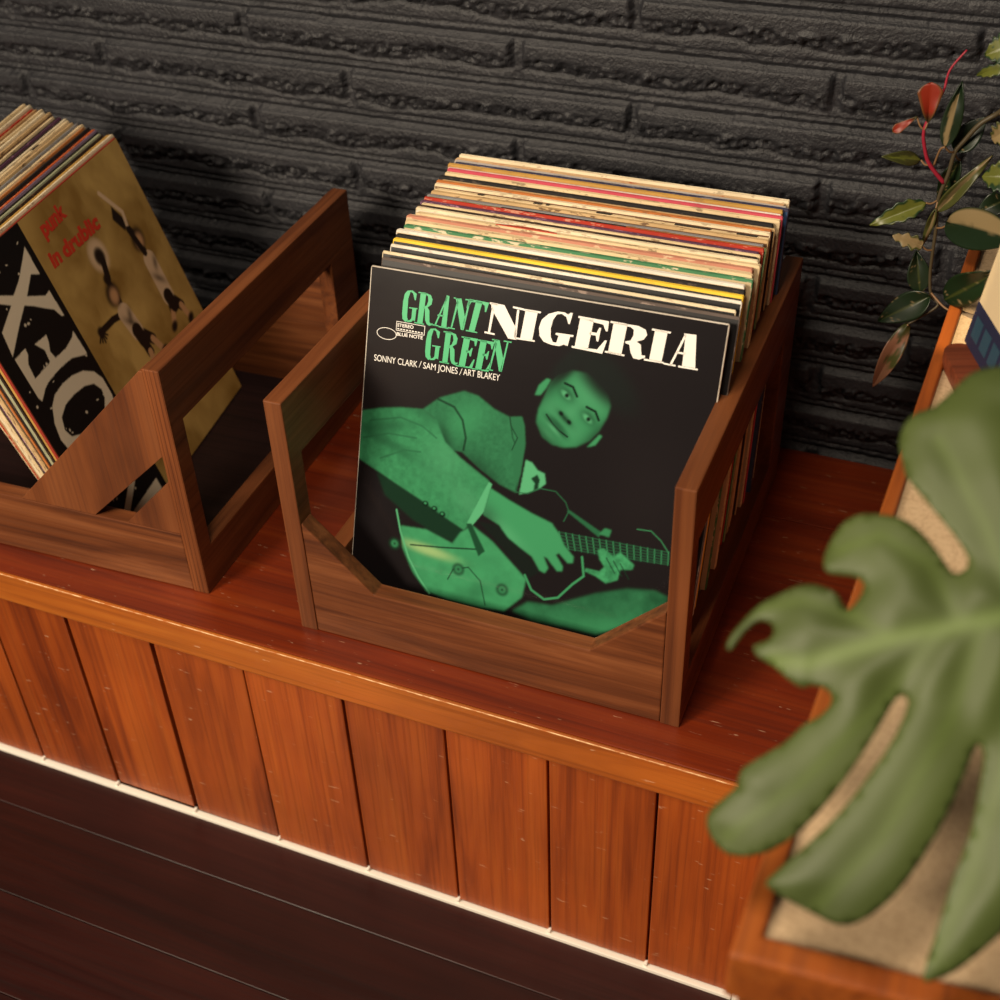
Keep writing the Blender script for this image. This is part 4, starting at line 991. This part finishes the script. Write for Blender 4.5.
# cream carton with navy band
ca = math.atan2(-.916, .40)
cart = tag(empty('carton', ymat((.5215, .189, CZ + .0085), ca) @ Matrix.Rotation(-.13, 4, 'X')), 'cream carton with dark navy foot band on the cabinet behind the big leaf', 'box')
bm = bmesh.new(); box(bm, 0, .17, 0, .09, .0, .15)
finish(bm, 'carton_body', plain('cream_card', (.60, .47, .29, 1), .6), cart, .0012, 2)
bm = bmesh.new(); box(bm, -.0004, .1704, -.0004, .0904, .0002, .036)
finish(bm, 'navy_band', plain('navy_card', (.016, .018, .045, 1), .5), cart, .0008, 1)
bm = bmesh.new()
for x in (.008, .027, .046, .065): box(bm, x, x + .0135, -.0008, -.0002, .010, .027)
finish(bm, 'teal_squares', plain('teal_print', (.022, .055, .085, 1), .5), cart)
# rounded brown board
bd = tag(empty('wooden_board', ymat((.517, .184, CZ - .004), math.atan2(-.105, .042))), 'brown wooden board with rounded end on the beige cabinet top', 'board')
bmP = [(.165, -.013), (.165, .013)] + [(.0 + .013 * math.cos(a), .013 * math.sin(a)) for a in np.linspace(math.pi / 2, 3 * math.pi / 2, 13)]
finish(plate(bmP, [], lambda a, b, d: (a + .013, b, d), .0003, .013), 'board', M_slat, bd, .002, 2)

# ------------------------------------------------------------------ plants
def blade_colour(kind, u, v, s):
    """u 0..1 along, v -1..1 across"""
    n = fbm(u * 5 + s * 7, v * 3 + s * 3, 80, 3); n2 = fbm(u * 22 + s * 5, v * 12, 85, 2)
    G = np.array((.012, .032, .010)); LM = np.array((.20, .22, .035)); CRM = np.array((.50, .36, .17)); PK = np.array((.55, .26, .15)); RD = np.array((.42, .035, .012)); OL = np.array((.11, .12, .03)); BRN = np.array((.10, .05, .02))
    def mixc(a, b, m): return a * (1 - m[..., None]) + b * m[..., None]
    st = lambda x, e=.08: np.clip(x / e + .5, 0, 1)
    av = np.abs(v)
    if kind in ('red', 'redsmall'): c = mixc(RD * np.ones(u.shape + (3,)), BRN, st(.22 - u, .2)); c = mixc(c, OL, st(av - .82) * .6)
    elif kind == 'slim': c = mixc(G * np.ones(u.shape + (3,)), CRM * .8, st(.32 - np.abs(v + .15) + (n - .5) * .5) * (u < .8))
    elif kind == 'green': c = mixc(OL * .9 * np.ones(u.shape + (3,)), LM, st(.35 - np.abs(v - .1) + (n - .5)))
    elif kind == 'lime': c = mixc(LM * np.ones(u.shape + (3,)), G * 2, st(av - .75 + (n - .5) * 1.2))
    elif kind == 'cream': c = mixc(CRM * .9 * np.ones(u.shape + (3,)), OL, st(av - .8 + (n - .5)))
    elif kind == 'pink': c = mixc(PK * .8 * np.ones(u.shape + (3,)), OL * .7, st(.28 - u + (n - .5) * .6)); c = mixc(c, OL, st(.16 - np.abs(u - .5) - np.abs(v + .3) * .3 + (n - .5) * .5))
    elif kind == 'olive': c = mixc(OL * np.ones(u.shape + (3,)), CRM * .7, st(.3 - np.abs(v + .3) + (n - .5) * .5))
    elif kind == 'tricolour': c = mixc(G * np.ones(u.shape + (3,)), CRM * .8, st(-v - .12 + (n - .5) * .4)); c = mixc(c, G * 1.4, st(-v - .88))
    else: c = mixc(G * np.ones(u.shape + (3,)), CRM * .6, st(n2 - .83, .04)); c = mixc(c, LM * .8, st(.06 - av) * .35)
    return c * .5

def leaf_blade(parent, base, tip, width, kind, seed, fold=.35, droop=.15):
    B, T = Vector(base), Vector(tip)
    d = T - B; L = d.length; d.normalize()
    view = Vector((.10, -.86, .50)).normalized()       # blades turn their faces to the room
    side = d.cross(view).normalized()
    if side.length < .1: side = d.cross(Vector((0, 0, 1))).normalized()
    nrm = side.cross(d).normalized()
    nu, nv = 13, 30
    vv, uu = np.meshgrid(np.linspace(-1, 1, nu), np.linspace(0, 1, nv))
    if kind in ('red', 'redsmall'): prof = np.clip(uu, 0, 1) ** .8 * np.sqrt(np.clip(1 - np.clip(uu - .8, 0, 1) / .2, 0, 1)) * 1.05
    elif kind == 'cream': prof = np.sqrt(np.clip(uu, 0, 1)) * (1 - uu) ** .7 * 1.6 * (1 + .25 * np.sin(uu * 23))
    else: prof = (np.sin(np.pi * np.clip(uu, 0, 1) ** .82)) ** .75 * (1 - .25 * uu)
    if kind == 'lime': prof = prof * (1 + .12 * np.sin(uu * 31 + seed))
    w = width * .5 * np.clip(prof, .015, 2)
    lift = fold * np.abs(vv) * w - droop * L * (uu ** 2) + .06 * L * np.sin(uu * 5 + seed) * np.abs(vv)
    P = (np.array(B)[None, None] + uu[..., None] * L * np.array(d) + (vv * w)[..., None] * np.array(side) + lift[..., None] * np.array(nrm))
    top = P.reshape(-1, 3)
    col = blade_colour(kind, uu, vv, seed * .37)
    o = grid_mesh('leaf', top, nu, nv, M_leaf, parent, col)
    so = o.modifiers.new('thick', 'SOLIDIFY'); so.thickness = .0009; so.offset = 0
    return o

hoya = tag(empty('trailing_houseplant', Matrix.Translation((.86, .30, CZ - .004))), 'trailing houseplant with red shoot and cream-edged leaves hanging before the wall', 'plant')
HINV = hoya.matrix_world.inverted()
def hp(p): return tuple(HINV @ Vector(p))
M_stem = plain('green_brown_stem', (.06, .045, .022, 1), .5); M_rstem = plain('red_stem', (.30, .015, .035, 1), .45); M_pale = plain('pale_stem', (.20, .11, .05, 1), .5)
bm = bmesh.new()
tube(bm, [hp((.86, .30, .37)), hp((.80, .31, .47)), hp((.70, .325, .50)), hp((.60, .335, .475))] + [hp(p) for p in STEMS['main']], .0026, .0011)
finish(bm, 'stem', M_stem, hoya, 0, 1, True)
bm = bmesh.new(); tube(bm, [hp(p) for p in STEMS['red']], .0019, .0008); finish(bm, 'stem', M_rstem, hoya, 0, 1, True)['label'] = 'red shoot'
bm = bmesh.new(); tube(bm, [hp(p) for p in STEMS['ten']], .0011, .0008); finish(bm, 'stem', M_pale, hoya, 0, 1, True)
bm = bmesh.new(); tube(bm, [hp(p) for p in STEMS['t2']], .001, .0009); finish(bm, 'stem', M_pale, hoya, 0, 1, True)
bm = bmesh.new(); tube(bm, [hp((.86, .30, .36)), hp((.74, .30, .43)), hp((.62, .30, .40)), hp((.545, .31, .345))], .0024, .0012); finish(bm, 'stem', M_stem, hoya, 0, 1, True)
MAIN = [Vector(p) for p in STEMS['main']] + [Vector(p) for p in STEMS['red']]
for i, (kind, b, t, w) in enumerate(HOYA):
    lf_ = leaf_blade(hoya, hp(b), hp(t), w, kind, i * 1.3 + .5)
    near = min(MAIN, key=lambda q: (q - Vector(b)).length)
    if (near - Vector(b)).length < .03:
        bmp = bmesh.new(); tube(bmp, [hp(near), hp((near + Vector(b)) / 2 + Vector((0, -.001, -.0015))), hp(b)], .0009, .0008, 6)
        finish(bmp, 'leaf_stalk', M_pale, hoya, 0, 1, True)
bm = bmesh.new(); lathe(bm, [(.045, 0), (.062, .09), (.064, .096), (.058, .096), (.056, .085), (.0, .085)], (0, 0, .0002)); finish(bm, 'pot', plain('terracotta', (.35, .13, .07, 1), .8), hoya)

# big split leaf in the foreground
mon = tag(empty('monstera_plant', Matrix.Translation((.95, -.16, CZ - .004))), 'large split green leaf blurred in the near right corner', 'plant')
MINV = mon.matrix_world.inverted()
def monstera():
    LO, AX, AY, NL = [Vector(LF[k]) for k in ('LO', 'AX', 'AY', 'NL')]
    pts = [Vector(p) for p in LEAF]; n = len(pts)
    # smooth the outline once
    sm = []
    for i in range(n):
        a, b, c_, d = pts[i - 1], pts[i], pts[(i + 1) % n], pts[(i + 2) % n]
        sm.append(b); sm.append((b + c_) * .5625 - (a + d) * .0625)
    pts = sm; n = len(pts)
    edges = [(i, (i + 1) % n) for i in range(n)]
    xs = [p.x for p in pts]; ys = [p.y for p in pts]
    h = .0034
    extra = []
    y = min(ys)
    row = 0
    poly = [(p.x, p.y) for p in pts]
    while y < max(ys):
        x = min(xs) + (h / 2 if row % 2 else 0)
        while x < max(xs):
            if inside(poly, x, y) and min((x - p.x) ** 2 + (y - p.y) ** 2 for p in pts) > (h * .6) ** 2: extra.append(Vector((x, y)))
            x += h
        y += h * .87; row += 1
    vs, es, fs, *_ = geometry.delaunay_2d_cdt(pts + extra, edges, [], 0, 1e-6)
    fs = [f for f in fs if inside(poly, sum(vs[i].x for i in f) / 3, sum(vs[i].y for i in f) / 3)]
    XY = np.array([(v.x, v.y) for v in vs])
    def dist(P):
        d = np.full(len(XY), 9.)
        for (x1, y1), (x2, y2) in zip(P, P[1:]):
            dx, dy = x2 - x1, y2 - y1; t = np.clip(((XY[:, 0] - x1) * dx + (XY[:, 1] - y1) * dy) / (dx * dx + dy * dy), 0, 1)
            d = np.minimum(d, np.hypot(XY[:, 0] - x1 - t * dx, XY[:, 1] - y1 - t * dy))
        return d
    dm = dist(MIDRIB); dv = np.min([dist(v) for v in VEINS], 0)
    dv2 = np.minimum(dm, dv)
    de = dist([tuple(p) for p in pts] + [tuple(pts[0])])
    z = -.0035 * np.exp(-(dv2 / .010) ** 2) - .006 * np.clip(1 - de / .02, 0, 1) ** 2 - 1.2 * (XY[:, 0] - .02) ** 2 - 1.0 * (XY[:, 1]) ** 2 + .004 * (fbm(XY[:, 0] * 30, XY[:, 1] * 30, 66, 2) - .5)
    V = [LO + AX * a + AY * b + NL * c_ for (a, b), c_ in zip(XY, z)]
    me = bpy.data.meshes.new('leaf')
    me.from_pydata([tuple(MINV @ v) for v in V], [], [tuple(f) for f in fs])
    base = np.array((.048, .068, .014)); vein = np.array((.10, .15, .032)); edge = np.array((.13, .15, .045))
    nz = fbm(XY[:, 0] * 18, XY[:, 1] * 18, 67, 3)[:, None]
    c = base * (.75 + .5 * nz)
    wv = np.exp(-(dm / .0042) ** 2)[:, None] * .9; c = c * (1 - wv) + vein * wv
    wv = np.exp(-(dv / .0026) ** 2)[:, None] * .35; c = c * (1 - wv) + vein * wv
    ca_ = me.color_attributes.new('print', 'FLOAT_COLOR', 'POINT')
    c4 = np.ones((len(V), 4), np.float32); c4[:, :3] = c; ca_.data.foreach_set('color', c4.ravel())
    bl = leafmat('big_leaf_surface', rough=.56); bl.node_tree.nodes['Principled BSDF'].inputs['Specular IOR Level'].default_value = .42; me.materials.append(bl)
    me.polygons.foreach_set('use_smooth', [True] * len(me.polygons))
    o = link(bpy.data.objects.new('leaf', me), mon)
    so = o.modifiers.new('thick', 'SOLIDIFY'); so.thickness = .0012; so.offset = 0
    b0 = LO + AX * MIDRIB[0][0] + AY * MIDRIB[0][1] + NL * (-.006)
    return b0, AX
b0, axx = monstera()
bm = bmesh.new(); tube(bm, [MINV @ (b0 - axx * .0), MINV @ (b0 + axx * .05 + Vector((0, 0, .004))), MINV @ (b0 + axx * .2 + Vector((0, .03, 0))), MINV @ Vector((.93, -.165, .47)), MINV @ Vector((.95, -.16, .38))], .0032, .005, 10)
finish(bm, 'leaf_stalk', plain('petiole', (.08, .13, .03, 1), .45), mon, 0, 1, True)
bm = bmesh.new(); lathe(bm, [(.06, 0), (.075, .12), (.077, .128), (.07, .128), (.068, .11), (.0, .11)], (0, 0, .0002)); finish(bm, 'pot', plain('white_pot', (.6, .58, .54, 1), .5), mon)

# ------------------------------------------------------------------ light
def area(name, loc, target, size, power, color, sy=None):
    li = bpy.data.lights.new(name, 'AREA'); li.energy = power; li.color = color; li.shape = 'RECTANGLE'; li.size = size; li.size_y = sy or size
    o = link(bpy.data.objects.new(name, li)); o.location = loc
    o.rotation_euler = (Vector(target) - Vector(loc)).to_track_quat('-Z', 'Y').to_euler()
    return o
area('window_light', (-.85, -1.85, 1.30), (.12, .05, .0), .6, 62, (1., .84, .64))
area('ceiling_light', (.20, -.62, 1.60), (.15, .1, 0), .36, 12, (1., .84, .64))
sp = bpy.data.lights.new('sun_gap_light', 'SPOT'); sp.energy = 75; sp.color = (1., .78, .45); sp.spot_size = math.radians(3.4); sp.spot_blend = .25; sp.shadow_soft_size = .01
so_ = link(bpy.data.objects.new('sun_gap_light', sp)); so_.location = (.28, -.05, 1.55)
so_.rotation_euler = (Vector((.512, .222, .30)) - Vector(so_.location)).to_track_quat('-Z', 'Y').to_euler()
w = bpy.data.worlds.new('room'); SC.world = w; w.use_nodes = True
w.node_tree.nodes['Background'].inputs[0].default_value = (.9, .85, .85, 1); w.node_tree.nodes['Background'].inputs[1].default_value = .025

# ------------------------------------------------------------------ camera
cam = bpy.data.cameras.new('camera'); co_ = link(bpy.data.objects.new('camera', cam))
co_.location = CAM['loc']
rx, ry, rz = CAM['rot']
co_.rotation_euler = (Matrix.Rotation(rz, 3, 'Z') @ Matrix.Rotation(ry, 3, 'Y') @ Matrix.Rotation(rx, 3, 'X')).to_euler()
cam.sensor_width = 36; cam.lens = CAM['lens']; cam.clip_start = .02
cam.dof.use_dof = True; cam.dof.focus_distance = 1.14; cam.dof.aperture_fstop = 5.6
SC.camera = co_
vs_ = SC.view_settings
vs_.view_transform = 'Standard'; vs_.look = 'None'; vs_.exposure = .22; vs_.gamma = 1.; vs_.use_curve_mapping = False
